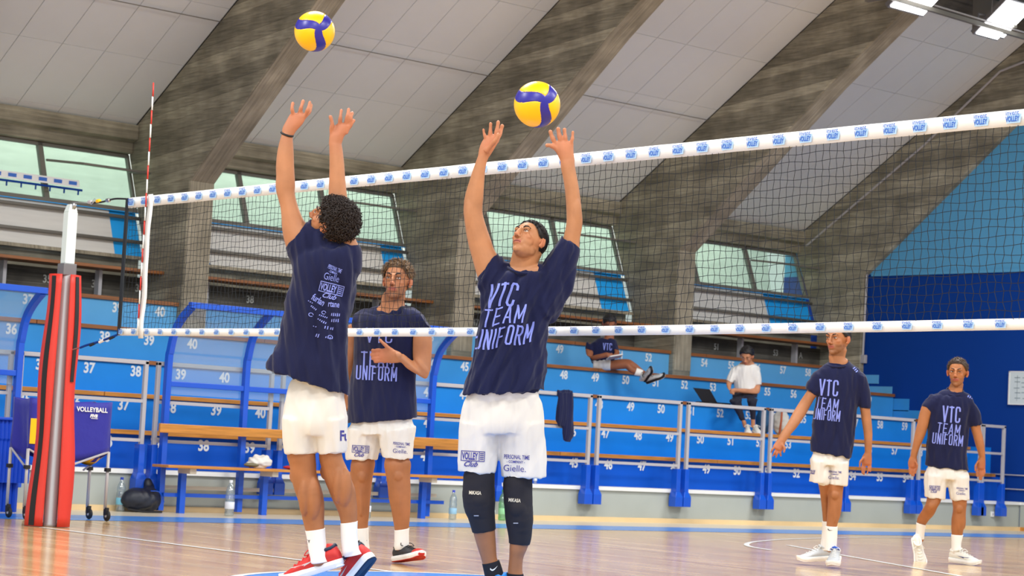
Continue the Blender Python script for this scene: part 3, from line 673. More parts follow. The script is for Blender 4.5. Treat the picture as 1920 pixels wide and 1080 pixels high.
# ---------------------------------------------------------------- balls
def volleyball(loc, r, axis, roll, label, group=None, det=1):
    root = empty('volleyball', (loc.x, loc.y, loc.z), label, 'ball', group)
    ax = Vector(axis).normalized(); tx = ax.orthogonal().normalized(); ty = ax.cross(tx)
    tx, ty = tx*math.cos(roll)+ty*math.sin(roll), ty*math.cos(roll)-tx*math.sin(roll)
    nu, nv = (168, 84) if det else (60, 30)
    parts = {}
    P = []
    for j in range(nv+1):
        th = math.pi*j/nv
        for i in range(nu):
            ph = 2*math.pi*i/nu; P.append((ax*math.cos(th)+(tx*math.cos(ph)+ty*math.sin(ph))*math.sin(th)))
    def cls(th, ph):
        # three curved blue bands meeting in a Y at the pole
        best = 9; bk = 0; sgn = 1
        for k in range(3):
            ph0 = 2*math.pi*k/3 + .55*math.sin(th*1.5)
            d = (ph-ph0+math.pi) % (2*math.pi)-math.pi
            q = math.sin(th)*d if abs(d) < 2 else 9
            if abs(q) < abs(best) and abs(d) < 1.6: best = q; bk = k
        wd = .20+.06*math.sin(th)
        e = abs(best)-wd
        if th > 2.25: e = max(e, (th-2.25)*.9-.1)
        if e < 0: return ('blue_panel', 0 if th < .3 else bk), e
        s_ = int(((ph - .55*math.sin(th*1.5)) % (2*math.pi))/(2*math.pi/3)) % 3
        return ('yellow_panel', s_), e
    rad = []
    for j in range(nv+1):
        for i in range(nu):
            (nm_, k_), e = cls(math.pi*j/nv, 2*math.pi*i/nu); g = max(0, 1-abs(e)/.03); rad.append(r*(1-.018*g))
    for j in range(nv):
        for i in range(nu):
            key, e = cls(math.pi*(j+.5)/nv, 2*math.pi*(i+.5)/nu)
            parts.setdefault(key, []).append((j*nu+i, (j+1)*nu+i, (j+1)*nu+(i+1)%nu, j*nu+(i+1)%nu))
    for (nm_, k_), ff in parts.items():
        idx = sorted({a for f in ff for a in f}); mp_ = {a: n for n, a in enumerate(idx)}
        b = MB().add([loc+P[a]*rad[a] for a in idx], [tuple(mp_[a] for a in f) for f in ff])
        b.build(nm_, M['yellow'] if nm_[0] == 'y' else M['ballblue'], root, smooth=True)
    return root
toc = lambda p: (CAM-p).normalized()
p1 = at(590, 59, 11.1); ax1 = (toc(p1)+Rv*.22+Uv*.18).normalized()
volleyball(p1, .1045, ax1, 0.6, 'yellow and blue volleyball in the air at the top, above the curly-haired player', 'volleyballs in the air')
p2 = at(1007, 196, 9.75); ax2 = (toc(p2)+Rv*.36+Uv*.18).normalized()
volleyball(p2, .105, ax2, 0.6, 'yellow and blue volleyball in the air over the raised hands of the central player', 'volleyballs in the air')
volleyball(Vector((9.02, 15.41, .55)), .105, (0,0,1), 0, 'yellow volleyball showing under the right edge of the cart fabric', 'volleyballs in the cart', 0)
volleyball(Vector((8.72, 15.42, .56)), .105, (0,1,.4), 0, 'yellow volleyball in the middle of the ball cart, hidden by the fabric', 'volleyballs in the cart', 0)
# ---------------------------------------------------------------- pleated blue cover at the left edge
sc = empty('pleated_cover', (8.7, 16.4, 0), 'blue pleated cover on a stand at the left photo edge beside the ball cart', 'cover')
M['pleat'] = mat('pleated_blue_plastic', (10,70,190), .45)
b = MB(); vv = []; n = 44
for i in range(n+1):
    x = 8.2+.84*i/n; y = 16.40+(.022 if i % 2 else 0)
    vv += [(x, y, .25), (x, y, .60), (x, y-.012, .62), (x, y, .775)]
b.add(vv, [(4*i+k, 4*(i+1)+k, 4*(i+1)+k+1, 4*i+k+1) for i in range(n) for k in range(3)]); o = b.build('pleated_front', M['pleat'], sc); o.modifiers.new('t', 'SOLIDIFY').thickness = .006
MB().box(8.2, 9.05, 16.38, 16.9, .775, .80).build('top', M['pleat'], sc, bevel=.006)
b = MB(); vv = []
for i in range(15):
    x = 8.66+.30*i/14; y = 16.46+(.03 if i % 2 else 0); vv += [(x, y, .0), (x, y, .26)]
b.add(vv, [(2*i, 2*i+2, 2*i+3, 2*i+1) for i in range(14)]); o = b.build('pleated_leg', M['pleat'], sc); o.modifiers.new('t', 'SOLIDIFY').thickness = .006
MB().box(8.2, 8.5, 16.5, 16.85, 0, .26).build('foot', M['plank'], sc, bevel=.004)
MB().box(8.6, 9.0, 16.5, 16.85, 0, .775).build('inner_box', M['pleat'], sc)
# ---------------------------------------------------------------- bottles
def bottle(x, y, h, label, cap=(30,60,170), labelcol=(120,190,215), tint=None, z=0):
    s = h/.31; root = empty('water_bottle', (x, y, z), label, 'bottle', 'plastic water bottles on the floor')
    prof = [(.0,.0),(.030,.0),(.040,.008),(.041,.03),(.038,.045),(.041,.06),(.041,.10),(.038,.11),(.041,.125),(.041,.17),(.036,.18),(.040,.19),(.039,.215),(.030,.245),(.017,.27),(.013,.28),(.013,.295)]
    b = MB().lathe([(r*s, zz*s) for r, zz in prof], (x, y, z+.002), 20).build('body', tint or M['pet'], root, smooth=True)
    MB().lathe([(.0,.288*s),(.0155*s,.288*s),(.0155*s,.31*s),(.0,.31*s)], (x, y, z+.002), 14).build('cap', mat('cap', cap, .5), root)
    MB().lathe([(.0415*s,.062*s),(.0422*s,.063*s),(.0422*s,.122*s),(.0415*s,.123*s)], (x, y, z+.002), 20).build('paper_label', mat('bottle_label', labelcol, .6), root, smooth=True)
    return root
def fl_at(u, v):
    d = at(u, v, 1)-CAM; p = CAM+d*(-CAM.z/d.z); return p
p = ony(226, 940, 17.05); bottle(p.x, 17.05, .31, 'clear water bottle with pale blue label and blue cap left of the dark bag')
p = ony(431, 940, 16.60); bottle(p.x, 16.60, .33, 'clear water bottle with white label on the floor under the bench', (235,235,235), (222,226,236))
p = fl_at(848, 975); bottle(p.x, p.y, .30, 'clear water bottle with blue cap beside the right bench leg', (40,60,200), (150,196,226))
p = fl_at(687, 972); bottle(p.x, p.y, .31, 'clear water bottle seen between the legs of the sleeveless player', (235,235,240), (220,224,235))
gb = glassmat('green_bottle_plastic', (150,225,160), .05, .15, .12)
p = fl_at(941, 976); bottle(p.x, p.y, .32, 'green plastic bottle standing behind the knee pads of the central player', (60,150,80), (150,215,160), gb)
p = fl_at(921, 976); bottle(p.x, p.y, .27, 'pale clear bottle left of the green one behind the central player', (230,235,235), (225,235,235))
q = CAM+(at(1003,910,1)-CAM)*(17.3/(at(1003,910,1)-CAM).y)
r_ = bottle(q.x, 17.30, .15, 'small clear bottle lying up on the white cap of the low wall', (235,235,235), (235,240,240), z=.386); r_['group'] = 'bottles on the low wall'
# ---------------------------------------------------------------- blob objects
def remeshed(mb, vox, smooth_it=4, fac=.5):
    me = mb.mesh('tmp'); o = bpy.data.objects.new('tmp', me); C.objects.link(o)
    r = o.modifiers.new('r', 'REMESH'); r.mode = 'VOXEL'; r.voxel_size = vox; r.adaptivity = 0
    if smooth_it: s = o.modifiers.new('s', 'SMOOTH'); s.factor = fac; s.iterations = smooth_it
    dg = bpy.context.evaluated_depsgraph_get(); out = bpy.data.meshes.new_from_object(o.evaluated_get(dg)); bpy.data.objects.remove(o, do_unlink=True); out.materials.clear(); return out
def displace(me, f):
    n = len(me.vertices); co = np.empty(n*3); me.vertices.foreach_get('co', co); no = np.empty(n*3); me.vertices.foreach_get('normal', no)
    co = co.reshape(-1, 3); no = no.reshape(-1, 3); d = f(co, no); co += no*d[:, None]; me.vertices.foreach_set('co', co.ravel()); me.update()
def wn3(co, sc, amp, seed=0):
    # cheap smooth noise: sums of rotated sines
    rng = np.random.RandomState(seed); d = np.zeros(len(co))
    for i in range(10):
        k = rng.normal(size=3)*np.array(sc); d += np.sin(co @ k + rng.uniform(0, 6.28)+1.3*np.sin(co @ (rng.normal(size=3)*np.array(sc)*.6)))
    return d/3.2*amp
BX = ony(264, 930, 17.0).x-10.88
bag = MB().ell((10.86,17.0,.115),(.19,.12,.11)).ell((10.98,17.03,.12),(.12,.10,.12)).ell((11.0,17.08,.21),(.06,.05,.10))
bag.v = [(x+BX, y, z) for x, y, z in bag.v]
me = remeshed(bag, .012, 6); displace(me, lambda c, n: wn3(c, (30,30,30), .006, 3))
bg_ = empty('sports_bag', (10.9+BX, 17.0, 0), 'dark navy sports bag lying on the floor by the dugout post', 'bag')
M['bag'] = mat('dark_bag_nylon', (22,28,44), .5); link('bag_body', me, M['bag'], bg_, True)
MB().tube(spline([(10.92+BX,16.90,.20),(11.02+BX,16.905,.19),(11.09+BX,16.93,.10)], 6), .004, 6).build('piping', M['bluemetal'], bg_)
MB().tube(spline([(10.72+BX,16.95,.03),(10.85+BX,16.88,.012),(11.05+BX,16.9,.012)], 6), .01, 6).build('strap', M['black'], bg_)
def cloth(name, cx, cy, z, sx, sy, h, m, label, cat, seed, parts=None):
    b = MB().ell((cx,cy,z+h*.45),(sx,sy,h*.5)).ell((cx+sx*.4,cy,z+h*.6),(sx*.5,sy*.7,h*.42)).ell((cx-sx*.6,cy,z+h*.25),(sx*.5,sy*.7,h*.25))
    me = remeshed(b, .009, 3); displace(me, lambda c, n: wn3(c, (50,50,60), .008, seed))
    r = empty(name, (cx, cy, z), label, cat); link('folded_fabric', me, m, r, True); return r
cp = cloth('cap', 11.70, 16.84, .447, .13, .08, .13, M['whitecloth'], 'crumpled off-white cap lying on the bench seat', 'cap', 5)
MB().ell((11.58,16.80,.475),(.08,.05,.02)).build('visor', mat('khaki_visor', (120,112,84), .8), cp, smooth=True)
rg = empty('folded_cloth', (12.1, 16.84, .447), 'small red and green folded cloth on the bench seat', 'cloth')
MB().ell((12.10,16.84,.465),(.12,.07,.02)).build('red_layer', mat('red_cloth', (190,40,40), .8), rg, smooth=True)
MB().ell((12.15,16.85,.49),(.10,.06,.018)).build('green_layer', mat('green_cloth', (60,170,70), .8), rg, smooth=True)
# navy garment hung over the barrier
q0 = ony(1062, 735, 17.08)
g_ = empty('hanging_garment', (q0.x, 17.08, 1.0), 'navy garment hung over the top rail of a barrier section right of the central player', 'garment')
b = MB()
for dx, w_, zb in ((-.045,.075,1.02),(.045,.08,.86)):
    b.tube([(q0.x+dx,17.085,1.385),(q0.x+dx,17.07,1.25),(q0.x+dx*1.15,17.075,zb+.08),(q0.x+dx,17.075,zb)], [w_*.8,w_*.9,w_,w_*.6], 12)
b.tube([(q0.x-.11,17.13,1.38),(q0.x+.11,17.13,1.38)], .04, 12)
b.v = [(x, 17.085+(y-17.085)*.42, z) for x, y, z in b.v]
me = remeshed(b, .009, 3); displace(me, lambda c, n: wn3(c, (60,20,8), .007, 9)); link('folded_fabric', me, M['navy'], g_, True)
# laptop on the third seat row
lp = empty('laptop', (19.2, 18.95, rz(2)), 'open black laptop on the seat left of the spectator in white', 'laptop')
a = ony(1318,755,18.85); 
pxc = a.x
MB().box(pxc-.02, pxc+.38, 18.72, 18.96, rz(2)+.001, rz(2)+.018).build('keyboard_base', M['black'], lp, bevel=.003)
l0, l1, l2, l3 = ony(1317,756,18.74), ony(1345,760,18.74), ony(1331,730,18.74), ony(1300,727,18.74)
vs_ = [(p.x, 18.74, p.z) for p in (l0, l1, l2, l3)]; zmin = min(vs_[0][2], vs_[1][2])
vs_ = [(x, y, max(z, rz(2)+.012)) for x, y, z in vs_]
MB().add(vs_+[(x+.004, y+.010, z) for x, y, z in vs_], [(0,1,2,3),(7,6,5,4),(0,4,5,1),(1,5,6,2),(2,6,7,3),(3,7,4,0)]).build('screen_lid', M['black'], lp, bevel=0)
# backpack on the second row
bpk = empty('backpack', (21, 18.35, rz(1)), 'grey and beige backpack on the seats behind the reaching hand, right of the seated user', 'backpack')
q = ony(1466, 800, 18.3)
b = MB().ell((q.x,18.32,rz(1)+.17),(.12,.09,.17)).ell((q.x+.01,18.26,rz(1)+.12),(.09,.06,.11))
me = remeshed(b, .01, 3); displace(me, lambda c, n: wn3(c, (30,30,30), .006, 12)); link('pack_body', me, mat('pale_grey_nylon', (198,196,190), .8), bpk, True)
MB().tube(spline([(q.x-.11,18.24,rz(1)+.02),(q.x-.13,18.2,rz(1)+.18),(q.x-.08,18.24,rz(1)+.33)], 6), .014, 6).build('strap', mat('orange_brown_strap', (170,90,60), .8), bpk)
b = MB().ell((q.x-.28,18.36,rz(1)+.16),(.13,.10,.16)); me = remeshed(b, .012, 4); displace(me, lambda c, n: wn3(c, (25,25,25), .008, 14))
b2 = empty('dark_rucksack', (q.x-.28, 18.36, rz(1)), 'dark teal bag on the seats left of the grey backpack', 'bag'); link('bag_body', me, mat('teal_nylon', (16,70,110), .7), b2, True)
# ================================================================ people
def V3(t): return (Rv*t[0]+Uv*t[1]+Fv*t[2]).normalized()
def skinmat(name, rgb):
    m = mat(name, rgb, .52, spec=.35, nz=(11,.13), vcol=True); b = m.node_tree.nodes['Principled BSDF']
    b.inputs['Subsurface Weight'].default_value = .0; return m
M['skin'] = skinmat('skin', (196,132,96))
M['hairdark'] = mat('dark_brown_hair', (38,26,22), .55, spec=.5)
M['hairbrown'] = mat('sun_bleached_hair', (110,84,56), .55, spec=.5)
M['hairmid'] = mat('mid_brown_hair', (66,48,36), .5, spec=.5)
M['hairblack'] = mat('black_hair', (22,18,20), .55, spec=.5)
M['eyewhite'] = mat('eye_white', (226,220,214), .3)
M['iris'] = mat('dark_iris', (48,34,28), .2)
M['sock'] = mat('ribbed_white_sock', (244,242,238), .85, bump=(60,.5,.004,(1,1,.05)))
M['sockblack'] = mat('black_sock', (24,22,30), .85)
M['kneepad'] = mat('black_knee_pad', (30,27,34), .8, bump=(80,.2,.002))
M['shoered'] = mat('red_shoe_mesh', (206,44,40), .55, bump=(200,.2,.001))
M['shoeblack'] = mat('black_shoe_mesh', (44,46,52), .6)
M['shoewhite'] = mat('white_shoe_mesh', (232,230,220), .6, bump=(150,.2,.001))
M['shoegrey'] = mat('light_grey_shoe_mesh', (196,200,204), .6)
M['shoeblue'] = mat('bright_blue_shoe_mesh', (14,130,220), .5)
M['solewhite'] = mat('white_rubber_sole', (244,244,242), .5)
M['solenavy'] = mat('navy_rubber_sole', (22,38,66), .5)
M['solered'] = mat('red_rubber_sole', (196,42,34), .6)
M['shorts'] = mat('white_shorts', (228,224,217), .85, spec=.2, nz=(6,.03), bump=(40,.1,.003))
M['whitetee'] = mat('white_tee', (232,230,226), .85, spec=.2)
M['darktrouser'] = mat('dark_navy_trousers', (28,30,50), .85)
class Fig:
    def __init__(s, D, turn=0, u0=0): s.D = D; s.S = FPX/D; s.turn = turn; s.u0 = u0   # turn: metres of depth per 100 px
    def P(s, u, v, d=0): return at(u, v, s.D+d+s.turn*(s.u0-u)/100)
def ring(F, r, k=1.0):   # (uL,vL,uR,vR[,rd_px[,dd]])
    uL, vL, uR, vR = r[:4]; dd = r[5] if len(r) > 5 else 0
    a, b = F.P(uL, vL, dd), F.P(uR, vR, dd); c = (a+b)/2; h = (b-a)/2
    rd = (r[4] if len(r) > 4 and r[4] else h.length*F.S)/F.S
    n = (Fv - h.normalized()*Fv.dot(h.normalized())).normalized()*rd
    if len(r) > 6: n = n + Uv*(r[6]/F.S)
    return c, h*k, n*k
def loft(mb, F, rings, k=1.0, n=22, sub=5, caps=True, sq=0.0):
    R_ = [ring(F, r, k) for r in rings]
    def cr(A, t, i):
        a, b, c, d = A[max(i-1,0)], A[i], A[i+1], A[min(i+2,len(A)-1)]
        return .5*((2*b)+(c-a)*t+(2*a-5*b+4*c-d)*t*t+(3*b-a-3*c+d)*t**3)
    out = []
    cs, hs_, ns = [r[0] for r in R_], [r[1] for r in R_], [r[2] for r in R_]
    for i in range(len(R_)-1):
        for q in range(sub): t = q/sub; out.append((cr(cs,t,i), cr(hs_,t,i), cr(ns,t,i)))
    out.append((cs[-1], hs_[-1], ns[-1]))
    if caps:
        def cap(c, h, nn, dirv): return [(c+dirv*(.55*min(h.length, nn.length)), h*.55, nn*.55), (c+dirv*(.35*min(h.length, nn.length)), h*.85, nn*.85)]
        d0 = (out[0][0]-out[1][0]).normalized(); d1 = (out[-1][0]-out[-2][0]).normalized()
        if caps in (True, 'both', 'start'): out = cap(*out[0], d0)+out
        if caps in (True, 'both', 'end'): out = out+cap(*out[-1], d1)[::-1]
    vs = []; fs = []
    for c, h, nn in out:
        for j in range(n):
            a = 2*math.pi*j/n; ca, sa = math.cos(a), math.sin(a)
            if sq: ca = math.copysign(abs(ca)**(1-sq), ca); sa = math.copysign(abs(sa)**(1-sq), sa)
            vs.append(c+h*ca+nn*sa)
    m_ = len(out)
    for i in range(m_-1):
        for j in range(n): fs.append((i*n+j, i*n+(j+1)%n, (i+1)*n+(j+1)%n, (i+1)*n+j))
    fs.append(tuple(range(n))[::-1]); fs.append(tuple((m_-1)*n+j for j in range(n)))
    mb.add(vs, fs)
def finger(mb, F, pts, r0, r1):
    """pts: (u,v,dd_cm) from inside the palm to the tip, radii in px"""
    P = [F.P(p[0], p[1], (p[2] if len(p) > 2 else 0)/100) for p in pts]; P = spline(P, 4); n = len(P)
    rr_ = [(r0+(r1-r0)*i/(n-1))/F.S for i in range(n)]
    for i in range(n): 
        kk = 1+.10*math.cos(i/(n-1)*math.pi*4)
        rr_[i] *= kk
    mb.tube(P, rr_, 10); mb.ell(P[-1], (rr_[-1],)*3, 10, 8)
def bump(mb, F, u, v, ru, rv_, rd, dd):
    c = F.P(u, v, dd); Mx = Matrix((Rv, Fv, Uv)).transposed(); mb.ell(c, (ru/F.S, rd/F.S, rv_/F.S), 16, 12, Mx)
def headframe(F, c, f, up, s=1.0):
    f = V3(f); up = V3(up); r = f.cross(up).normalized(); up = r.cross(f).normalized()
    Mx = Matrix((r, f, up)).transposed(); c = F.P(*c)
    return c, Mx, s
def headblobs(mb, H, ears=1.0):
    c, Mx, s = H
    def e(p, r, R=None): mb.ell(c+Mx @ (Vector(p)*s), tuple(x*s for x in r), 20, 14, Mx @ R if R else Mx)
    e((0,-.012,.035), (.074,.093,.083)); e((0,.034,.044), (.060,.050,.052)); e((0,.042,-.02), (.057,.044,.062)); e((0,.028,-.062), (.050,.054,.040))
    e((0,.074,-.092), (.020,.016,.017)); e((0,.050,-.082), (.034,.036,.024)); e((0,-.03,-.02), (.055,.06,.05))
    for k in (-1, 1):
        e((k*.036,.004,-.052), (.018,.032,.027)); e((k*.037,.060,-.013), (.021,.019,.016)); e((k*.027,.081,.030), (.024,.0125,.0085))
        e((k*.0115,.099,-.029), (.0075,.010,.0075)); e((k*.031,.076,.009), (.0165,.0115,.0125))
        ea = Matrix.Rotation(-.18, 3, 'X') @ Matrix.Rotation(k*-.45, 3, 'Z')
        e((k*.079,-.012,.000), (.007*ears,.019,.031), ea); e((k*.086,-.020,.006), (.005*ears,.010,.024), ea); e((k*.077,-.002,-.022), (.006,.009,.010))
    e((0,.090,.016), (.0085,.014,.018)); e((0,.099,-.004), (.009,.015,.018)); e((0,.108,-.022), (.0115,.0135,.0105))
    e((0,.070,-.053), (.032,.022,.027)); e((0,.0885,-.0485), (.023,.0095,.0065)); e((0,.087,-.0615), (.019,.0105,.0075))
def eyes(H, parent, gaze=(0,1,.15), brow=M['hairdark'], browr=.0034):
    c, Mx, s = H; g = Vector(gaze).normalized()
    for k in (-1, 1):
        pc = Vector((k*.031,.0790,.0095)); b = MB(); nu, nv = 24, 16
        b.ell(c+Mx @ (pc*s), (.0118*s,.0118*s,.0052*s), nu, nv, Mx)
        me = b.mesh('eye'); me.materials.append(M['eyewhite']); me.materials.append(M['iris'])
        ctr = c+Mx @ (pc*s)
        gp = Vector((gaze[0]*.005, .0120, gaze[2]*.004))
        for p in me.polygons:
            q = Mx.transposed() @ (Vector(p.center)-ctr)/s
            if q.y > 0 and (q.x-gp.x)**2+(q.z-gp.z)**2*.8 < .0052**2: p.material_index = 1
        link('eye', me, None, parent, True)
        MB().tube([c+Mx @ (Vector(p)*s) for p in [(k*.013,.0925,.030),(k*.024,.0945,.0365),(k*.037,.0885,.0375),(k*.049,.0745,.031)]], [browr*.8*s, browr*1.25*s, browr*1.1*s, browr*.5*s], 8).build('eyebrow', brow, parent, smooth=True)
        MB().tube([c+Mx @ (Vector(p)*s) for p in [(k*.017,.0865,.0110),(k*.025,.0915,.0165),(k*.036,.0895,.0168),(k*.045,.0810,.0120)]], .0014*s, 6).build('eyelashes', brow, parent, smooth=True)
    MB().tube([c+Mx @ (Vector(p)*s) for p in [(-.021,.0865,-.0560),(-.010,.0955,-.0548),(0,.0972,-.0556),(.010,.0955,-.0548),(.021,.0865,-.0560)]], [.0009*s,.0016*s,.0018*s,.0016*s,.0009*s], 6).build('mouth_line', mat_mouth, parent, smooth=True)
mat_mouth = mat('mouth_line', (96,40,38), .6)
def zhair(az):  # hairline height by azimuth from the front (deg)
    return float(np.interp(abs(az), [0, 35, 55, 72, 90, 108, 135, 180], [.078, .074, .052, .022, .018, -.018, -.045, -.052]))
def hair(H, parent, m, style='short', n=700, ln=.022, lift=0.006, seed=1, front=0.0, sr_=1.0):
    c, Mx, s = H; rng = random.Random(seed); ce_ = Vector((0,-.012,.035)); rad = Vector((.0765,.0955,.0860))
    def sp(az, z): pass
    b = MB(); nu, nv = 110, 70; vs = []; ok = []
    for j in range(nv+1):
        th = math.pi*j/nv*.75
        for i in range(nu):
            ph = 2*math.pi*i/nu; d = Vector((math.sin(th)*math.sin(ph), math.sin(th)*math.cos(ph), math.cos(th)))
            p = Vector((d.x*(rad.x+lift), d.y*(rad.y+lift), d.z*(rad.z+lift)))+ce_
            az = math.degrees(math.atan2(p.x, p.y)); e_ = p.z-(zhair(az)+front)
            if e_ < .012:   # thin out towards the hairline
                k_ = max(0, (e_+.004)/.016); p = Vector((d.x*(rad.x+lift*k_-.002*(1-k_)), d.y*(rad.y+lift*k_-.002*(1-k_)), d.z*(rad.z+lift*k_-.002*(1-k_))))+ce_
            else: p += d*.002*math.sin(ph*9+th*13)
            ok.append(e_ > -.004); vs.append(c+Mx @ (p*s))
    fs = []
    for j in range(nv):
        for i in range(nu):
            q = (j*nu+i, (j+1)*nu+i, (j+1)*nu+(i+1)%nu, j*nu+(i+1)%nu)
            if all(ok[a] for a in q): fs.append(q)
    b.add(vs, fs)
    k = 0
    while k < n:
        th = math.acos(1-rng.random()*1.75); ph = rng.uniform(0, 2*math.pi); d = Vector((math.sin(th)*math.sin(ph), math.sin(th)*math.cos(ph), math.cos(th)))
        p = Vector((d.x*rad.x, d.y*rad.y, d.z*rad.z))+ce_; az = math.degrees(math.atan2(p.x, p.y))
        if p.z < zhair(az)+front+.002: k += .2; continue
        k += 1
        if style == 'curly':
            o1 = d.orthogonal().normalized(); o2 = d.cross(o1); r_ = rng.uniform(.006, .010); ph0 = rng.uniform(0, 6.3); tl = Vector((rng.gauss(0,.4), rng.gauss(0,.4), rng.gauss(0,.4)))
            ax_ = (d+tl).normalized(); o1 = ax_.orthogonal().normalized(); o2 = ax_.cross(o1); turns = rng.uniform(1.2, 2.0); L_ = rng.uniform(.012, ln)
            pts = []
            for q in range(13):
                t = q/12; a = ph0+t*turns*6.283
                pts.append(c+Mx @ ((p+d*.004+ax_*(L_*t)+(o1*math.cos(a)+o2*math.sin(a))*r_*(1-.25*t))*s))
            b.tube(pts, [.0019*s*(1.25-.6*abs(q/12-.4)) for q in range(13)], 4)
        else:
            flow = Vector((rng.gauss(.15,.35), rng.gauss(.25 if p.y > .02 else -.3,.35), rng.gauss(-.25,.3)))
            dirv = (d*.55+flow*.75).normalized() if style == 'short' else (d*.8+flow*.8).normalized()
            L_ = ln*rng.uniform(.6, 1.2)*(1.0 if p.z > .05 else .5)
            pts = [c+Mx @ ((p+d*.002+dirv*(L_*t)-d*(L_*.35*t*t))*s) for t in (0, .35, .7, 1)]
            b.tube(pts, [.0030*s*sr_, .0034*s*sr_, .0022*s*sr_, .0006*s], 4)
    return b.build('hair', m, parent, smooth=True)
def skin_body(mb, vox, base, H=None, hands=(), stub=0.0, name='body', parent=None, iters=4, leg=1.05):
    me = remeshed(mb, vox, iters, .5); n = len(me.vertices); displace(me, lambda c, q: wn3(c, (26,26,13), .0013, 2))
    co = np.empty(n*3); me.vertices.foreach_get('co', co); co = co.reshape(-1, 3)
    col = np.tile(np.array(lin(base)), (n, 1))
    def mix(w, rgb): 
        w = np.clip(w, 0, 1)[:, None]; col[:] = col*(1-w)+np.array(lin(rgb))*w
    if H:
        c, Mx, s = H; loc = (co-np.array(c)) @ np.array([list(r) for r in Mx]) / s
        x, y, z = loc.T; ax_ = np.abs(x)
        near = (np.abs(z) < .16) & (x*x+y*y < .122**2)
        g = lambda px, py, pz, sx, sy, sz: np.exp(-(((ax_-px)/sx)**2+((y-py)/sy)**2+((z-pz)/sz)**2))*near
        mix(.13*g(.045,.06,-.015,.02,.04,.02), (214,110,84)); mix(.35*g(0,.11,-.022,.013,.02,.012), (216,112,88)); mix(.45*g(.083,-.015,0,.012,.03,.035), (222,112,84))
        if stub: mix(stub*near*(ax_ < .072)*np.clip((y+.02)/.02, 0, 1)*np.clip((-.030-z)/.015, 0, 1)*(z > -.12)*(1-g(0,.09,-.055,.03,.04,.010)), (84,56,42))
        mix(.30*g(.031,.085,.020,.018,.03,.008), (150,92,66))
        mix(.9*(ax_ < .0235)*np.clip(1-np.abs(z+.0545)/.0125, 0, 1)**.5*(y > .078)*near, (176,84,76))
        mix(.85*g(.0065,.108,-.0335,.0040,.012,.0032), (90,40,30))
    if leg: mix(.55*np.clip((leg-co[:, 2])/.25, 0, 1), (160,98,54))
    for hp, rad in hands:
        d = np.linalg.norm(co-np.array(hp), axis=1); mix(.26*np.clip(1.4-d/rad, 0, 1), (216,116,96))
    ca = me.color_attributes.new('Col', 'FLOAT_COLOR', 'POINT'); ca.data.foreach_set('color', np.c_[col, np.ones(n)].astype(np.float32).ravel())
    return link(name, me, M['skin'], parent, True)
def gloft(mb, F, rings, k=1.0, n=26, sub=5, sq=0.0): loft(mb, F, rings, k, n, sub, False, sq)
def thigh(rings, hem, k=.76):
    out = []
    for r in rings:
        if (r[1]+r[3])/2 < hem-6:
            c = (r[0]+r[2])/2; w_ = (r[2]-r[0])/2*k; r = (c-w_, r[1], c+w_, r[3], (r[4] if len(r) > 4 else w_)*.66)+tuple(r[5:])
        out.append(r)
    return out
def body_bvh(): 
    me = body.data; n = len(me.vertices); co = np.empty(n*3); me.vertices.foreach_get('co', co); return BVHTree.FromPolygons([Vector(q) for q in co.reshape(-1, 3)], [tuple(p.vertices) for p in me.polygons])
def push_out(me, gap=.005, deep=.028):
    # cloth vertices lying inside the body are lifted onto the skin
    global _bb
    if _bb[0] is not body: _bb = (body, body_bvh())
    bv = _bb[1]; lo = Vector((1e9,)*3); n = 0
    for v in me.vertices:
        h = bv.find_nearest(v.co, deep+.01)
        if h[0] is None: continue
        d = (v.co-h[0]).dot(h[1])
        if -deep < d < gap: v.co += h[1]*(gap-d); n += 1
    me.update()
_bb = (None, None)
def garment(mb, vox, m, name, parent, amp=.006, kx=26, kz=5, seed=1, iters=4, diag=0.0, crease=.5):
    me = remeshed(mb, vox, iters, .5); kx *= 2.6; kz *= 2.2
    Rn, Un, Fn = np.array(Rv), np.array(Uv), np.array(Fv)
    def f(co, no):
        a = co @ Rn; b = co @ Fn; c = co @ Un; rng = np.random.RandomState(seed); d = np.zeros(len(co))
        for i in range(7):
            k1 = kx*rng.uniform(.5, 1.3); k2 = kz*rng.normal()+diag*k1; ph = rng.uniform(0, 6.3)
            w_ = np.sin(a*k1+c*k2+b*k1*.6*rng.normal()+ph+1.1*np.sin(c*4.5+ph*2+a*3))
            d += (1-crease)*w_ + crease*(1-2*np.abs(w_)**.7)*.8
        return d/3.6*amp*2.4
    displace(me, f); push_out(me); o = link(name, me, m, parent, True); sm = o.modifiers.new('relax', 'SMOOTH'); sm.factor = .5; sm.iterations = 2; return o
def decal(s, u, v, wpx, hpx, tgt, m, parent, rot=0, name='print', off=.02, shear=0, warp=None, spacing=1.0, D0=None):
    src = text_mesh(s, 1.0, off, 0, 1, spacing, shear); bm = bmesh.new(); bm.from_mesh(src)
    xs = [q.co.x for q in bm.verts]; ys = [q.co.y for q in bm.verts]; kx = wpx/(max(xs)-min(xs)); ky = hpx/(max(ys)-min(ys))
    for q in bm.verts: q.co = Vector((q.co.x*kx, q.co.y*ky, 0))
    bmesh.ops.triangulate(bm, faces=bm.faces)
    for _ in range(3):
        lim = max(3.0, hpx*.16); ee = [e for e in bm.edges if e.calc_length() > lim]
        if not ee: break
        bmesh.ops.subdivide_edges(bm, edges=ee, cuts=1); bmesh.ops.triangulate(bm, faces=bm.faces)
    return project(bm, u, v, rot, tgt, m, parent, name, warp)
